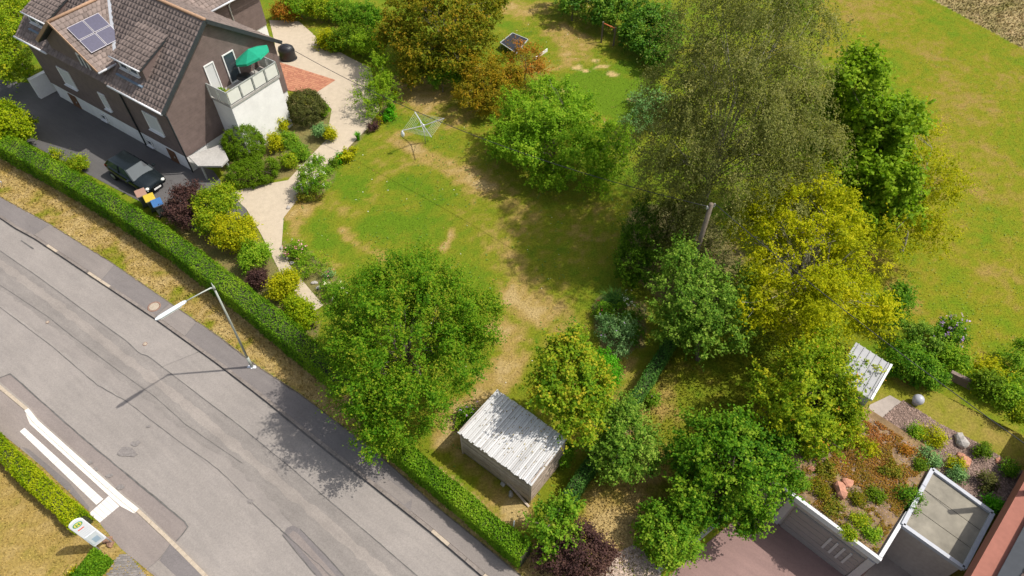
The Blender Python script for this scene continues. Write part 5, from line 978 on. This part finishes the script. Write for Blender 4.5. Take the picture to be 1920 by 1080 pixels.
# bus stop sign
b0, b1 = gv(192, 1033, 0), gv(210.4, 1019, 0); sx = (b1 - b0); sx.z = 0; SW = sx.length + .06; sx.normalize(); sn = Vector((sx.y, -sx.x, 0)); SH = 3.0
bs_ = empty('bus_stop_sign', (b0 + b1) / 2, 'white rounded bus stop sign with green ringed H beside the hedge', 'sign'); M_sw = mat('sign_white', (.74, .76, .80), .4, .03, 3)
S_ = lambda x, z, d=0: (b0 + b1) / 2 + sx * x + UP * z + sn * d
for s in (-1, 1): MB().tube([S_(s * SW / 2, -.05), S_(s * SW / 2, SH - .25)], .028, 10).build('leg', M_sw, bs_)
ar = [(SW / 2, .72), (SW / 2, SH - .24)] + [(SW / 2 * math.cos(a), SH - .24 + .24 * math.sin(a)) for a in np.linspace(0, math.pi, 17)[1:-1]] + [(-SW / 2, SH - .24), (-SW / 2, .72)]
def plate(name, pts, d0, d1, m, parent):
    n = len(pts); mb = MB(); mb.add([S_(x, z, d0) for x, z in pts] + [S_(x, z, d1) for x, z in pts], [tuple(range(n - 1, -1, -1)), tuple(range(n, 2 * n))] + [(i, (i + 1) % n, (i + 1) % n + n, i + n) for i in range(n)]); return mb.build(name, m, parent)
pl_ = plate('panel', ar, -.03, .03, M_sw, bs_); MB().tube([S_(x, z) for x, z in ar], .032, 8, False).build('rim', M_sw, bs_)
def ell(cx, cz, rx, rz, n=28): return [(cx + rx * math.cos(a), cz + rz * math.sin(a)) for a in np.linspace(0, 2 * math.pi, n + 1)[:-1]]
def rc(x0, x1, z0, z1): return [(x0, z0), (x1, z0), (x1, z1), (x0, z1)]
M_sg = mat('sign_green', (.03, .33, .12), .5, .03); M_sy = mat('sign_yellow', (.82, .66, .15), .5, .03); M_sr = mat('sign_red', (.78, .10, .05), .5, .03); M_sp = mat('timetable_paper', (.60, .64, .66), .5, .06, 6); M_sb = mat('timetable_blue', (.33, .43, .52), .5, .08, 30)
zc = SH - .33
plate('emblem_ring', ell(0, zc, .185, .175), .034, .037, M_sg, pl_); plate('emblem_disc', ell(0, zc, .145, .135), .038, .041, M_sy, pl_)
for q in (rc(-.075, -.035, zc - .085, zc + .085), rc(.035, .075, zc - .085, zc + .085), rc(-.034, .034, zc - .018, zc + .018)): plate('letter_stroke', q, .042, .045, M_sg, pl_)
plate('red_stripe', rc(-.16, .09, SH - .72, SH - .66), .034, .037, M_sr, pl_)
M_line = mat('sign_grey_line', (.56, .58, .62), .5, .03)
for k in range(4): plate('grey_line', rc(-.17, .15 - .05 * (k % 2), SH - .88 - .13 * k, SH - .865 - .13 * k), .034, .036, M_line, pl_)
plate('timetable_case', rc(-SW / 2 + .03, SW / 2 - .03, .80, 1.62), .034, .050, M_sp, pl_); plate('timetable', rc(-.10, .14, .90, 1.30), .052, .055, M_sb, pl_); plate('cross_rail', rc(-SW / 2, SW / 2, .66, .72), -.02, .03, M_sw, bs_)
# ---------------------------------------------------------------- rotary clothes dryer
db = gv(798, 269); dry = empty('clothes_dryer', db, 'rotary clothes dryer with four silver arms standing on the lawn', 'clothes dryer'); M_alu = mat('aluminium', (.62, .64, .66), .35, .06, 6, metal=.6)
hub = db + UP * 1.45; tips = [gv(*q, 1.85) for q in ((778, 210), (833, 222), (809, 257), (754, 245))]; MB().tube([db, db + UP * 1.62], .03, 10).build('pole', M_alu, dry); MB().lathe(hub, [(.05, -.1), (.075, -.05), (.075, .1), (.05, .15)], 12).build('hub', M_alu, dry)
for i, tp in enumerate(tips): MB().bar(hub + UP * .05, tp, .05, .045).build('arm', M_alu, dry); MB().bar(hub.lerp(tp, .5) - UP * .02, db + UP * .95, .02).build('brace', M_alu, dry)
M_line2 = mat('clothes_line', (.50, .55, .52), .6, .05)
for k in range(6):
    f = .45 + .105 * k
    for i in range(4): MB().tube([hub.lerp(tips[i], f) + UP * .02, hub.lerp(tips[i], f).lerp(hub.lerp(tips[(i + 1) % 4], f), .5) - UP * .03, hub.lerp(tips[(i + 1) % 4], f) + UP * .02], .006, 4).build('line', M_line2, dry)
q = tips[3]; pb = empty('peg_bag', q, 'white peg bag hanging from the end of a dryer arm', 'bag'); MB().lathe(q, [(.05, -.5), (.11, -.42), (.12, -.2), (.06, -.06), (.03, 0)], 12, 1, .7).build('pouch', M_sw, pb); MB().tube([q - UP * .02, q + UP * .05], .012, 6).build('hook', M_alu, pb)
# ---------------------------------------------------------------- wooden pole with cables
pt_ = gv(1333, 385, 7.0); pb_ = Vector((pt_.x, pt_.y, 0)); M_wood = mat('grey_pole_wood', (.17, .135, .10), .9, .3, 3, .5, stretch=((6, 6, .6), (0, 0, 0)))
po = empty('wooden_pole', pb_, 'weathered wooden cable pole between birch and golden tree', 'pole'); MB().tube([pb_ - UP * .3, pb_ + UP * 3.5, pt_ + UP * .1], [.15, .135, .115], 12).build('shaft', M_wood, po)
MB().bar(pt_ - Vector((.22, .1, .12)), pt_ + Vector((.22, .1, -.12)), .07, .08).build('bracket', M_metal, po)
for s in (-1, 1): MB().lathe(pt_ + Vector((.2, .09, 0)) * s - UP * .08, [(.03, 0), (.055, .03), (.03, .06), (.05, .09), (.02, .13)], 10).build('insulator', M_conc, po)
M_cable = mat('black_cable', (.03, .03, .032), .6, .1)
def cable(a, b, sag, label):
    pts = [a.lerp(b, t) - UP * sag * 4 * t * (1 - t) for t in np.linspace(0, 1, 40)]; MB().tube(pts, .018, 6).build('overhead_cable', M_cable, label=label, cat='cable')
cable(pt_ + Vector((-.2, -.09, .02)), hw(-.1, 9.4, 5.15), 1.35, 'black overhead cable crossing the lawn to the dark house')
far_top = gv(1990, 880, 6.0); cable(pt_ + Vector((.2, .09, .02)), far_top, .35, 'black overhead cable running over the golden tree to the right')
# ---------------------------------------------------------------- carpet bar, mat frame, stakes
cr = empty('carpet_bar', gv(1128, 77), 'two grey posts with an orange bar in front of the laurels', 'rack'); M_orange = mat('orange_bar', (.62, .17, .06), .6, .1)
a, b = gv(1127, 80), gv(1150, 86); ta, tb_ = Vector((a.x, a.y, 1.75)), Vector((b.x, b.y, 1.55))
for p, q in ((a, ta), (b, tb_)): MB().bar(p - UP * .1, q + UP * .05, .12).build('post', M_wood, cr)
MB().tube([ta - UP * .05, tb_ - UP * .05], .045, 8).build('bar', M_orange, cr)
mp_ = [gv(*p, .55) for p in ((938, 80), (961, 62), (990, 74), (968, 100))]; mt = empty('mat_frame', Vector((*(sum(mp_, Vector()) / 4)[:2], 0)), 'low frame with taut black mat behind the copper maple', 'trampoline'); MB().slab(mp_, .03).build('mat', M_black, mt)
for i in range(4): MB().bar(mp_[i], mp_[(i + 1) % 4], .06).build('frame_tube', M_metal, mt); MB().bar(mp_[i], Vector((mp_[i].x, mp_[i].y, 0)), .05).build('leg', M_metal, mt)
wb = [gv(1004, 112), gv(1026, 96)]; MB().bar(wb[0] + UP * .12, wb[1] + UP * .12, .06, .24).build('white_edging_board', M_frame, label='white edging board lying behind the reddish bush', cat='board')
for i, (p, q) in enumerate((((1218, 757), (1221, 742)), ((1233, 756), (1236, 742)))):
    a = gv(*p); MB().bar(a - UP * .1, Vector((a.x, a.y, .75)), .05).build('tree_stake', M_wood, label=('left' if i == 0 else 'right') + ' wooden stake beside the orchard sapling', cat='stake', group='stakes at the sapling')
gp_ = gv(962, 1005); MB().bar(gp_ + UP * .9, gp_ + Vector((.05, .1, 1.5)), .05, .03).build('marker_post', M_frame, label='small white marker post poking out of the roadside hedge', cat='post')
rs = gv(4, 345); rs1 = gv(-12, 322, .9)
mb = MB(); mb.tube([gv(4, 347), gv(2, 341, .55), gv(-14, 330, .55), gv(-14, 352)], .03, 8); mb.build('steel_hoop', M_alu, label='small steel hoop barrier at the left edge of the verge', cat='barrier')

# ================================================================ THE PLANK SHED
SA, SB, SC, SD = gv(858, 810, 2.05), gv(932, 730, 2.45), gv(1064, 823, 2.45), gv(997, 912, 2.05); ctr = (SA + SB + SC + SD) / 4
shed = empty('plank_shed', (ctr.x, ctr.y, 0), 'weathered wooden shed with whitewashed plank roof beside the roadside hedge', 'shed')
M_rb = [mat('roof_plank_%s' % k, c, .8, .14, 3, .35, stretch=((9, 9, 9), (0, 0, 0)), big=.2) for k, c in zip('abcd', ((.62, .61, .595), (.56, .55, .535), (.49, .48, .465), (.40, .385, .37)))]
def grainy(name, c):
    """weathered plank: long grain, knots, patches of grey"""
    m, nt, bs = _new(name); c = np.array(c); n = _noise(nt, 5, 6, .7, ((1, 1, 9), (0, 0, 0))); n2 = _noise(nt, 2.2, 4, .6)
    r1 = _ramp(nt, n.outputs[0], [(.3, c * .62), (.5, c), (.72, c * 1.35)]); r2 = _ramp(nt, n2.outputs[0], [(.3, (.75, .72, .70)), (.7, (1.1, 1.08, 1.06))]); nt.links.new(_mul(nt, r1.outputs[0], r2.outputs[0]), bs.inputs['Base Color']); bs.inputs['Roughness'].default_value = .85; _bump(nt, bs, n.outputs[0], .5, .01); return m
M_wp = [grainy('wall_plank_%s' % k, c) for k, c in zip('abc', ((.40, .315, .25), (.46, .375, .30), (.33, .26, .205)))]
nb = 44; rq = random.Random(5); rn_ = (SD - SA).cross(SB - SA).normalized(); rn_ = rn_ if rn_.z > 0 else -rn_; sroof = MB().slab([SA.lerp(SC, .02), SB.lerp(SD, .02), SC.lerp(SA, .02), SD.lerp(SB, .02)], .05).build('roof', M_wp[2], shed); sroof.location.z -= .03
for i in range(nb):
    t0, t1 = (i + .06 + rq.uniform(-.03, .03)) / nb, (i + .94 + rq.uniform(-.03, .05)) / nb; a, b, c, d = SA.lerp(SD, t0), SA.lerp(SD, t1), SB.lerp(SC, t1), SB.lerp(SC, t0)
    ex = rq.uniform(-.03, .04); ey = rq.uniform(-.02, .015); dd = (d - a).normalized(); h = rq.uniform(.0, .012) + (.026 if i % 2 else 0); tw_ = rq.uniform(-.012, .012)
    a, b, c, d = a - dd * ex, b - dd * ex, c + dd * ey, d + dd * ey; MB().slab([a + rn_ * (h + tw_), b + rn_ * (h - tw_), c + rn_ * h, d + rn_ * h], .022).build('roof_plank', M_rb[min(3, int(abs(rq.gauss(0, 1.3))))], sroof, bevel=.004)
rl = np.random.default_rng(8); nl_ = 160; sa_, sb_ = rl.random(nl_) ** .7, 1 - rl.random(nl_) ** 1.6 * .9
lp = np.array([tuple(SA.lerp(SD, a_).lerp(SB.lerp(SC, a_), b_) + rn_ * .06) for a_, b_ in zip(sa_, sb_)]); leaf_faces('roof_litter', lp, rl.normal(0, .25, (nl_, 3)) + np.array(rn_), rl.normal(0, 1, (nl_, 3)), .07, .04, rl.random(nl_), leaf_mat('leaf_litter', ramp4((.10, .06, .02), (.16, .09, .03), (.20, .13, .05), (.25, .17, .08)), .0), shed, kind='stuff')
ins = lambda p: p.lerp(ctr, .055)
wa, wb_, wc, wd = (Vector((ins(p).x, ins(p).y, 0)) for p in (SA, SB, SC, SD)); za, zb = 1.98, 2.36
def plank_wall(p, q, zl, zr, joints, off):
    w = MB().bar(p + UP * (.2), q + UP * .2, .03, .1).build('wall_batten', M_wp[2], shed); x = (q - p); l = x.length; x.normalize(); nr = Vector((x.y, -x.x, 0)); zz = .12; k = 0
    if (p + nr - ctr).to_2d().length < (p - ctr).to_2d().length: nr = -nr
    while zz < max(zl, zr) - .02:
        hgt = .135 + rq.uniform(-.012, .012)
        for j in range(len(joints) - 1):
            s0, s1 = joints[j] * l + .004, joints[j + 1] * l - .004; zt0, zt1 = zl + (zr - zl) * joints[j], zl + (zr - zl) * joints[j + 1]; b_ = zz + rq.uniform(-.006, .006); o = nr * (off + rq.uniform(0, .012))
            t0, t1 = min(b_ + hgt - .014, zt0), min(b_ + hgt - .014, zt1)
            if t0 <= b_ + .01 and t1 <= b_ + .01: continue
            t0, t1 = max(t0, b_ + .004), max(t1, b_ + .004)
            A, B = p + x * s0 + o, p + x * s1 + o; V = [A + UP * b_, B + UP * b_, B + UP * t1, A + UP * t0]; V += [v - nr * .022 for v in V]
            MB().add(V, [(0, 1, 2, 3), (7, 6, 5, 4), (0, 4, 5, 1), (1, 5, 6, 2), (2, 6, 7, 3), (3, 7, 4, 0)]).build('wall_plank', M_wp[rq.randrange(3)], w)
        zz += hgt
plank_wall(wa, wd, za, za, (0, .58, 1), .02); plank_wall(wd, wc, za, zb, (0, 1), .02); plank_wall(wa, wb_, za, zb, (0, 1), .02); plank_wall(wb_, wc, zb, zb, (0, .5, 1), .02)
for p, z in ((wa, za), (wb_, zb), (wc, zb), (wd, za)): MB().bar(p, p + UP * z, .09).build('corner_post', M_wp[1], shed)
MB().bar(gv(952, 905, .45), gv(992, 950, .04), .10, .03).build('loose_board', M_wp[1], label='loose grey board leaning at the foot of the shed', cat='board')
def rock(px, py, z, s, m, label, seed, grp=None, cat='rock'):
    r = np.random.default_rng(seed); bm = bmesh.new(); bmesh.ops.create_icosphere(bm, subdivisions=2, radius=1); c = g(px, py, z); f = r.uniform(.6, 1.2, 3)
    for v in bm.verts:
        k = 1 + .22 * math.sin(v.co.x * 3.1 + seed) + .18 * math.sin(v.co.y * 4.3 + seed * 2) + r.normal(0, .05); v.co = Vector((v.co.x * s * f[0] * k, v.co.y * s * f[1] * k, v.co.z * s * .65 * f[2] * k))
    zmin = min(v.co.z for v in bm.verts) * .6
    for v in bm.verts: v.co.z -= zmin
    me = bpy.data.meshes.new('rock'); bm.to_mesh(me); bm.free(); o = link('rock', me, m, label=label, cat=cat, group=grp); o.location = Vector(c); return o
M_stone = mat('grey_stone', (.36, .33, .30), .9, .3, 9, .5); M_rock = mat('red_sandstone', (.42, .20, .13), .9, .3, 8, .5)
rock(943, 907, 0, .16, M_stone, 'pale stone lying in front of the shed wall', 1); rock(958, 928, 0, .17, M_stone, 'grey stone under the leaning board by the shed', 2)
for k, (px, py) in enumerate(((203, 1014), (207, 1021))): rock(px, py, 0, .17, mat('brown_stump', (.24, .14, .09), .9, .3, 8, .5), ('upper' if k == 0 else 'lower') + ' brown stone between the legs of the bus stop sign', 5 + k)
for k, (px, py) in enumerate(((528, 466), (541, 484), (548, 494), (590, 531), (597, 541), (556, 366), (549, 378), (541, 390))): rock(px, py, 0, .16, M_stone, 'grey edging stone along the lawn side of the sandy path', 20 + k, 'edging stones of the path')

# ================================================================ LOWER RIGHT: LOW WALL, GARAGE WITH PLANTED ROOF, FLAT ROOF, BRICK HOUSE
lw = [gv(1236, 1076), gv(1272, 1046), gv(1318, 1008), gv(1358, 974), gv(1425, 920)]
wl_ = empty('low_wall', lw[0], 'low grey concrete wall between the bush and the red courtyard', 'wall')
for i in range(4):
    a, b = lw[i], lw[i + 1]; x = (b - a); n_ = Vector((-x.y, x.x, 0)).normalized(); MB().frame_box(a + UP * (COURTZ - .1), x * .995, n_ * .16, UP * (.28 - COURTZ)).build('wall_section', M_conc, wl_); MB().frame_box(a + UP * .18 - n_ * .02, x * .995, n_ * .20, UP * .05).build('coping', mat('pale_coping', (.55, .52, .47), .85, .12, 8), wl_)
G1 = gv(1484, 928, GARZ); G2 = gv(1648, 1050, GARZ); gd = (G2 - G1).normalized(); gnb = Vector((-gd.y, gd.x, 0)); G0 = G1 - gd * 3.0; GB = COURTZ - .05
garage = empty('garage', (G1.x, G1.y, COURTZ), 'low garage with planted gravel roof and white parapet', 'garage'); M_gar = mat('garage_render', (.42, .37, .33), .85, .12, 6, .2, big=.15); M_door = mat('garage_door', (.27, .235, .215), .6, .08, 4); M_slat = mat('pale_slat', (.46, .43, .41), .7, .08)
dn = UP * -1; W3 = 2.6
MB().frame_box(Vector((G0.x, G0.y, GB)), gd * ((G2 - G0).length), gnb * W3, UP * (GARZ - .12 - GB)).build('wall', M_gar, garage)
MB().frame_box(G0 + gnb * .16 + UP * -.11, gd * ((G2 - G0).length - .17), gnb * 6.0, UP * .14).build('roof_soil', mat('roof_soil', (.24, .155, .075), .95, .45, 3, .6, big=.3), garage)
M_par = mat('white_parapet', (.58, .575, .57), .6, .06, 4)
MB().frame_box(G0 - gnb * .06 - UP * .22, gd * ((G2 - G0).length + .06), gnb * .14, UP * .34).build('parapet', M_par, garage); MB().frame_box(G2 - gd * .10 - UP * .22 + gnb * .085, gd * .14, gnb * 2.5, UP * .36).build('parapet', M_par, garage)
nrm_ = -gnb; g0l = (G2 - G0).length
def gdoor(s0, s1, slats):
    d_ = MB().frame_box(Vector((G0.x, G0.y, GB + .05)) + gd * s0 + nrm_ * .003, gd * (s1 - s0), nrm_ * .05, UP * 2.15).build('garage_door', M_door, garage)
    for k in range(5): MB().frame_box(Vector((G0.x, G0.y, GB + .1 + k * .42)) + gd * (s0 + .04) + nrm_ * .054, gd * (s1 - s0 - .08), nrm_ * .012, UP * .38).build('door_panel', M_door, d_)
    for k in range(slats): MB().frame_box(Vector((G0.x, G0.y, GB + .5)) + gd * (s0 + (k + .6) * (s1 - s0) / (slats + 1)) + nrm_ * .07, gd * .09, nrm_ * .03, UP * 1.5).build('slat', M_slat, d_)
gdoor(.5, 2.9, 0); gdoor(g0l - 3.45, g0l - .35, 0)
for s in (2.98, g0l - .3): MB().frame_box(Vector((G0.x, G0.y, GB)) + gd * s + nrm_ * .002, gd * .3, nrm_ * .08, UP * 2.42).build('pillar', M_slat, garage)
for k in range(4): MB().frame_box(Vector((G0.x, G0.y, GB + .9)) + gd * (g0l - 1.75 + .3 * k) + nrm_ * .075, gd * .1, nrm_ * .03, UP * 1.1).build('slat', M_slat, garage)
FR = [gv(*p, 2.42) for p in ((1692, 985), (1747, 881), (1860, 963), (1806, 1066))]; fc = sum(FR, Vector()) / 4
fr_ = empty('flat_roof_annex', (fc.x, fc.y, COURTZ), 'flat roofed annex with grey green bitumen roof and pale rim', 'annex')
MB().prism([(p.lerp(fc, .03).x, p.lerp(fc, .03).y) for p in FR], COURTZ - .1, 2.34).build('wall', M_gar, fr_); M_bit = mat('bitumen_roof', (.26, .235, .185), .8, .25, 2.0, .2, big=.3)
for k in range(3):
    a, b = FR[0].lerp(FR[1], k / 3 + .004), FR[0].lerp(FR[1], (k + 1) / 3 - .004); c, d = FR[3].lerp(FR[2], (k + 1) / 3 - .004), FR[3].lerp(FR[2], k / 3 + .004); MB().slab([p.lerp(fc, .02) - UP * .02 for p in (a, b, c, d)], .05).build('roof_sheet', M_bit, fr_)
for i in range(4): MB().bar(FR[i], FR[(i + 1) % 4], .16, .2).build('roof_rim', mat('grey_rim', (.40, .41, .44), .6, .08), fr_)
sheet('paved_forecourt', [gv(*p, COURTZ)[:2] for p in ((1600, 1100), (1665, 1030), (1720, 960), (1830, 1060), (1800, 1180))], COURTZ + .006, mat('forecourt', (.36, .315, .285), .85, .12, 6, big=.2))
# rock garden on the terrace
rg_poly = gp([(1470, 920), (1500, 850), (1570, 800), (1640, 800), (1690, 755), (1760, 800), (1830, 830), (1920, 885), (1900, 960), (1850, 960), (1745, 880), (1690, 980), (1648, 1045)], GARZ + .05)[:, :2]
rg_up = gp([(1560, 810), (1640, 795), (1692, 752), (1760, 795), (1840, 835), (1925, 890), (1905, 960), (1858, 962), (1747, 880), (1700, 965), (1620, 900)], PLATZ)[:, :2]
M_rg = mat('rockery_gravel', (.20, .135, .105), .95, .45, 3.5, .7, big=.35); sheet('rockery', rg_up, PLATZ + .06, M_rg)
M_rgs = mat('rockery_stone', (.225, .155, .125), .9, .3, 25, attr=.5); scatter_stones('rockery_chippings', rg_up, 9000, PLATZ + .07, .04, M_rgs, 9)
gsp = np.array([tuple((G0 + gnb * .2)[:2]), tuple((G2 + gnb * .2 - gd * .2)[:2]), tuple((G2 + gnb * 5.8 - gd * .2)[:2]), tuple((G0 + gnb * 5.8)[:2])]); scatter_stones('roof_chippings', gsp, 5000, GARZ + .03, .035, M_rgs, 10)
rr_ = np.random.default_rng(77); xx = rr_.uniform(gsp[:, 0].min(), gsp[:, 0].max(), 60000); yy = rr_.uniform(gsp[:, 1].min(), gsp[:, 1].max(), 60000); nzz = fbm(xx, yy, .9, 61); ok = inside(xx, yy, gsp) & (nzz + .25 * vnoise(xx, yy, .25, 62) > .64); xx, yy, nzz = xx[ok], yy[ok], nzz[ok]; n = len(xx)
leaf_faces('sedum_mat', np.c_[xx, yy, GARZ + .05 + .05 * rr_.random(n)], rr_.normal(0, .5, (n, 3)) + np.array([0, 0, 1.]), rr_.normal(0, 1, (n, 3)), .07, .055, np.clip(fbm(xx, yy, 1.6, 63) * 1.6 - .3 + rr_.normal(0, .15, n), 0, 1), leaf_mat('leaf_sedum', ramp4((.095, .088, .02), (.16, .10, .024), (.22, .105, .04), (.25, .088, .055)), .2), None, kind='stuff')
for k, (px, py, s, w) in enumerate(((1575, 922, .30, 'large'), (1590, 905, .2, 'small'), (1690, 825, .24, 'pale'), (1708, 828, .2, 'round'), (1668, 855, .22, 'grey red'), (1618, 872, .2, 'dark red'), (1703, 893, .22, 'tilted'), (1809, 866, .26, 'broad'), (1800, 855, .18, 'upright'), (1872, 866, .18, 'lone'), (1702, 870, .2, 'flat'), (1520, 880, .16, 'tiny'), (1800, 830, .35, 'big pale'))):
    zz = GARZ if px < 1610 else PLATZ; rock(px, py, zz + .02, s, M_rock if w != 'big pale' else M_stone, ['reddish rock on the planted garage roof', 'reddish rock in the terrace rock garden'][px >= 1610].replace('reddish', w + ' reddish' if w != 'big pale' else 'big pale'), 40 + k, 'rocks of the rock garden')
zR, zP = GARZ, PLATZ
CU = lambda n=26, **k: ROUND(n, **{**dict(cr=.14, twigs=7, lpt=7, tl=.14, L=.07, W=.05), **k})
for px, py, z, rp_, mm, lab in ((1745, 818, zP, 26, 'yellow', 'bright yellow shrub in the middle of the rock garden'), (1715, 812, zP, 14, 'lilac', 'green cushion left of the bright yellow shrub'), (1740, 858, zP, 22, 'silver', 'blue green conifer cushion below the yellow shrub'), (1702, 936, zP, 30, 'deep', 'dark green bush at the corner of the flat roof'),
                                (1790, 870, zP, 14, 'yellow', 'small yellow cushion beside the red rocks'), (1793, 888, zP, 16, 'silver', 'pale grey green cushion near the flat roof'), (1665, 880, zP, 22, 'heath', 'brownish grass cushion on the rockery slope'), (1723, 875, zP, 12, 'box', 'olive cushion above the flat roof corner'), (1838, 842, zP, 18, 'box', 'low green shrub on the lawn edge of the rockery'),
                                (1862, 945, zP, 18, 'bright', 'vivid green plant between annex and brick wall'), (1890, 878, zP, 16, 'deep', 'green plant at the rock garden end near the brick house'), (1545, 880, zR, 18, 'heath', 'ochre sedum mat near the tree on the garage roof'), (1560, 950, zR, 18, 'heath', 'russet sedum mat behind the white parapet'), (1608, 975, zR, 18, 'pear', 'yellow green sedum mat on the garage roof'),
                                (1635, 1000, zR, 16, 'lilac', 'green sedum patch near the parapet corner'), (1605, 935, zR, 14, 'rust', 'orange brown sedum patch in the roof centre'), (1530, 915, zR, 20, 'rust', 'straw orange sedum patch along the parapet'), (1590, 1000, zR, 14, 'pear', 'small ochre sedum patch by the parapet'), (1500, 905, zR, 16, 'light', 'fresh green plant at the parapet start'),
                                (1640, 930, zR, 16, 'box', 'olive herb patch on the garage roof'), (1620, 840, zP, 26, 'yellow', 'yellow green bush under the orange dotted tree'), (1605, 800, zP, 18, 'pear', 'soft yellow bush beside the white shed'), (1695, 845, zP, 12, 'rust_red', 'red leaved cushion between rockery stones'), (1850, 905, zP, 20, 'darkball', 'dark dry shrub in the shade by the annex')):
    low = z == zR and px > 1510; shrub('rockery_plant', lab, 'plant', [(px, py, z + (.1 if low else .3), rp_ * .85, .3 if low else .8), (px + rp_ * .5, py + rp_ * .25, z + (.08 if low else .22), rp_ * .5, .3 if low else .8)], LM[mm], CU(34 if rp_ > 20 else 22), z0=z, group='plants of the rock garden')
# terrace path, white shed, garden ball, boundary
sheet('terrace_path', [gv(*p, PLATZ)[:2] for p in ((1630, 760), (1668, 742), (1700, 760), (1640, 838), (1600, 850))], PLATZ + .05, mat('terrace_slabs', (.34, .29, .25), .85, .12, 5, big=.15))
WS = [gv(*p, PLATZ + 2.2) for p in ((1671, 684), (1633, 750))]; wv = (WS[1] - WS[0]); wn2 = Vector((wv.y, -wv.x, 0)).normalized(); wn2 = wn2 if wn2.x < 0 else -wn2; wq = [WS[0], WS[1], WS[1] + wn2 * 1.7 + UP * .2, WS[0] + wn2 * 1.7 + UP * .2]; wc_ = sum(wq, Vector()) / 4
ws_ = empty('garden_shed', (wc_.x, wc_.y, PLATZ), 'garden shed with white sheet roof behind the large yellow green tree', 'shed'); MB().prism([(p.lerp(wc_, .06).x, p.lerp(wc_, .06).y) for p in wq], PLATZ - .3, PLATZ + 2.1).build('wall', M_slat, ws_); M_sheet = mat('grey_white_sheet', (.33, .33, .33), .6, .1, 2, big=.2); wr = MB().slab(wq, .06).build('roof', M_sheet, ws_)
for k in range(6): MB().bar(wq[0].lerp(wq[3], (k + .5) / 6) + UP * .03, wq[1].lerp(wq[2], (k + .5) / 6) + UP * .03, .04, .03).build('roof_rib', M_sheet, wr)
MB().bar(wq[0], wq[1], .1, .12).build('gutter', M_gutter, ws_)
p = gv(1716, 756, PLATZ); gb = empty('garden_ball', p, 'pale grey ball on a foot at the edge of the terrace lawn', 'ornament'); MB().lathe(p + UP * .32, [(.26 * math.sin(a), -.26 * math.cos(a)) for a in np.linspace(.02, math.pi - .02, 12)], 18).build('ball', mat('pale_ball', (.38, .38, .41), .35, .08, 6), gb); MB().lathe(p, [(.16, 0), (.14, .08)], 14).build('foot', M_conc, gb)
fw = [gv(*p, PLATZ) for p in ((1776, 706), (1850, 742), (1925, 782), (2000, 822))]; fe = empty('terrace_wall', fw[0], 'low brown wall between terrace lawn and meadow shrubs', 'wall')
for i in range(3): MB().bar(fw[i] + UP * .2, fw[i + 1] + UP * .2, .2, .5).build('wall_section', mat('brown_wall', (.19, .14, .115), .9, .2, 6, .3), fe)
for px, py, rp_, mm, lab in ((1700, 680, 34, 'deep', 'dark green bush at the upper corner of the terrace lawn'), (1735, 700, 24, 'deep', 'dark bush beside the terrace wall start'), (1850, 722, 22, 'box', 'olive hedge bush behind the terrace wall'), (1890, 745, 22, 'lilac', 'green hedge bush behind the terrace wall near the edge'), (1918, 768, 20, 'pear', 'yellowish hedge bush at the right edge of the terrace wall')):
    shrub('terrace_bush', lab, 'bush', [(px, py, PLATZ + .7, rp_, .9), (px + rp_ * .6, py + 6, PLATZ + .5, rp_ * .7), (px - rp_ * .5, py + 8, PLATZ + .5, rp_ * .6)], LM[mm], ROUND(100, cr=.25, twigs=8, lpt=8, tl=.25, L=.1, W=.07), z0=PLATZ)
# brick house at the right edge
B0, B1 = gv(1822, 1080, 3.8), gv(1940, 870, 3.8); bd = (B1 - B0).normalized(); bd.z = 0; bn_ = Vector((bd.y, -bd.x, 0)); B0 = Vector((B0.x, B0.y, 0)) - bd * 2.5 + bn_ * .75
bh = empty('brick_house', B0 + bd * 6 + bn_ * 4, 'salmon rendered house with tiled roof at the lower right corner', 'house'); M_salmon = mat('salmon_render', (.29, .115, .082), .85, .10, 5, .15, big=.12)
MB().frame_box(B0 + UP * (COURTZ - .2), bd * 12, bn_ * 8, UP * (4.0 - COURTZ)).build('wall', M_salmon, bh); MB().frame_box(B0 + UP * 3.62 - bn_ * .75, bd * 12.3, bn_ * .75, UP * .2).build('balcony_ledge', M_salmon, bh); MB().frame_box(B0 + UP * 3.0 - bn_ * .78, bd * 12.3, bn_ * .03, UP * .84).build('balcony_front', M_salmon, bh)
a, b = B0 - bn_ * .15 - bd * .3 + UP * 4.0, B0 - bn_ * .15 + bd * 12.3 + UP * 4.0; c, d = b + bn_ * 4.2 + UP * 2.2, a + bn_ * 4.2 + UP * 2.2
rf2 = MB().slab([a, b, c, d], .12).build('roof', M_dark, bh); M_flash = mat('slate_flashing', (.075, .08, .088), .5, .12, 3); s_ = .13; MB().slab([a + UP * .03, b + UP * .03, b.lerp(c, s_) + UP * .03, a.lerp(d, s_) + UP * .03], .02).build('flashing', M_flash, rf2); tile_plane('roof_tiles', a.lerp(d, s_), b.lerp(c, s_), c, d, rf2, m=mat('dark_brown_tile', (.135, .095, .082), .8, .2, 5, attr=.3))
MB().tube([a + bn_ * .12 - UP * .02, b + bn_ * .12 - UP * .02], .06, 8).build('gutter', mat('copper_brown_gutter', (.22, .12, .09), .5), rf2)
p = gv(1793, 1076, COURTZ); MB().lathe(p, [(.2, 0), (.25, .35), (.25, .38), (.21, .36)], 16).build('red_tub', mat('red_plastic', (.55, .03, .03), .45, .06), label='red tub on the forecourt beside the brick house', cat='tub')
# garden gate post pair and far pole for the right cable
fb = Vector((far_top.x, far_top.y, 0)); fp = empty('cable_pole', fb, 'wooden cable pole beyond the right edge of the picture', 'pole'); MB().tube([fb - UP * .2, far_top + UP * .1], [.14, .11], 10).build('shaft', M_wood, fp); MB().lathe(far_top, [(.03, -.05), (.05, 0), (.02, .08)], 8).build('insulator', M_conc, fp)
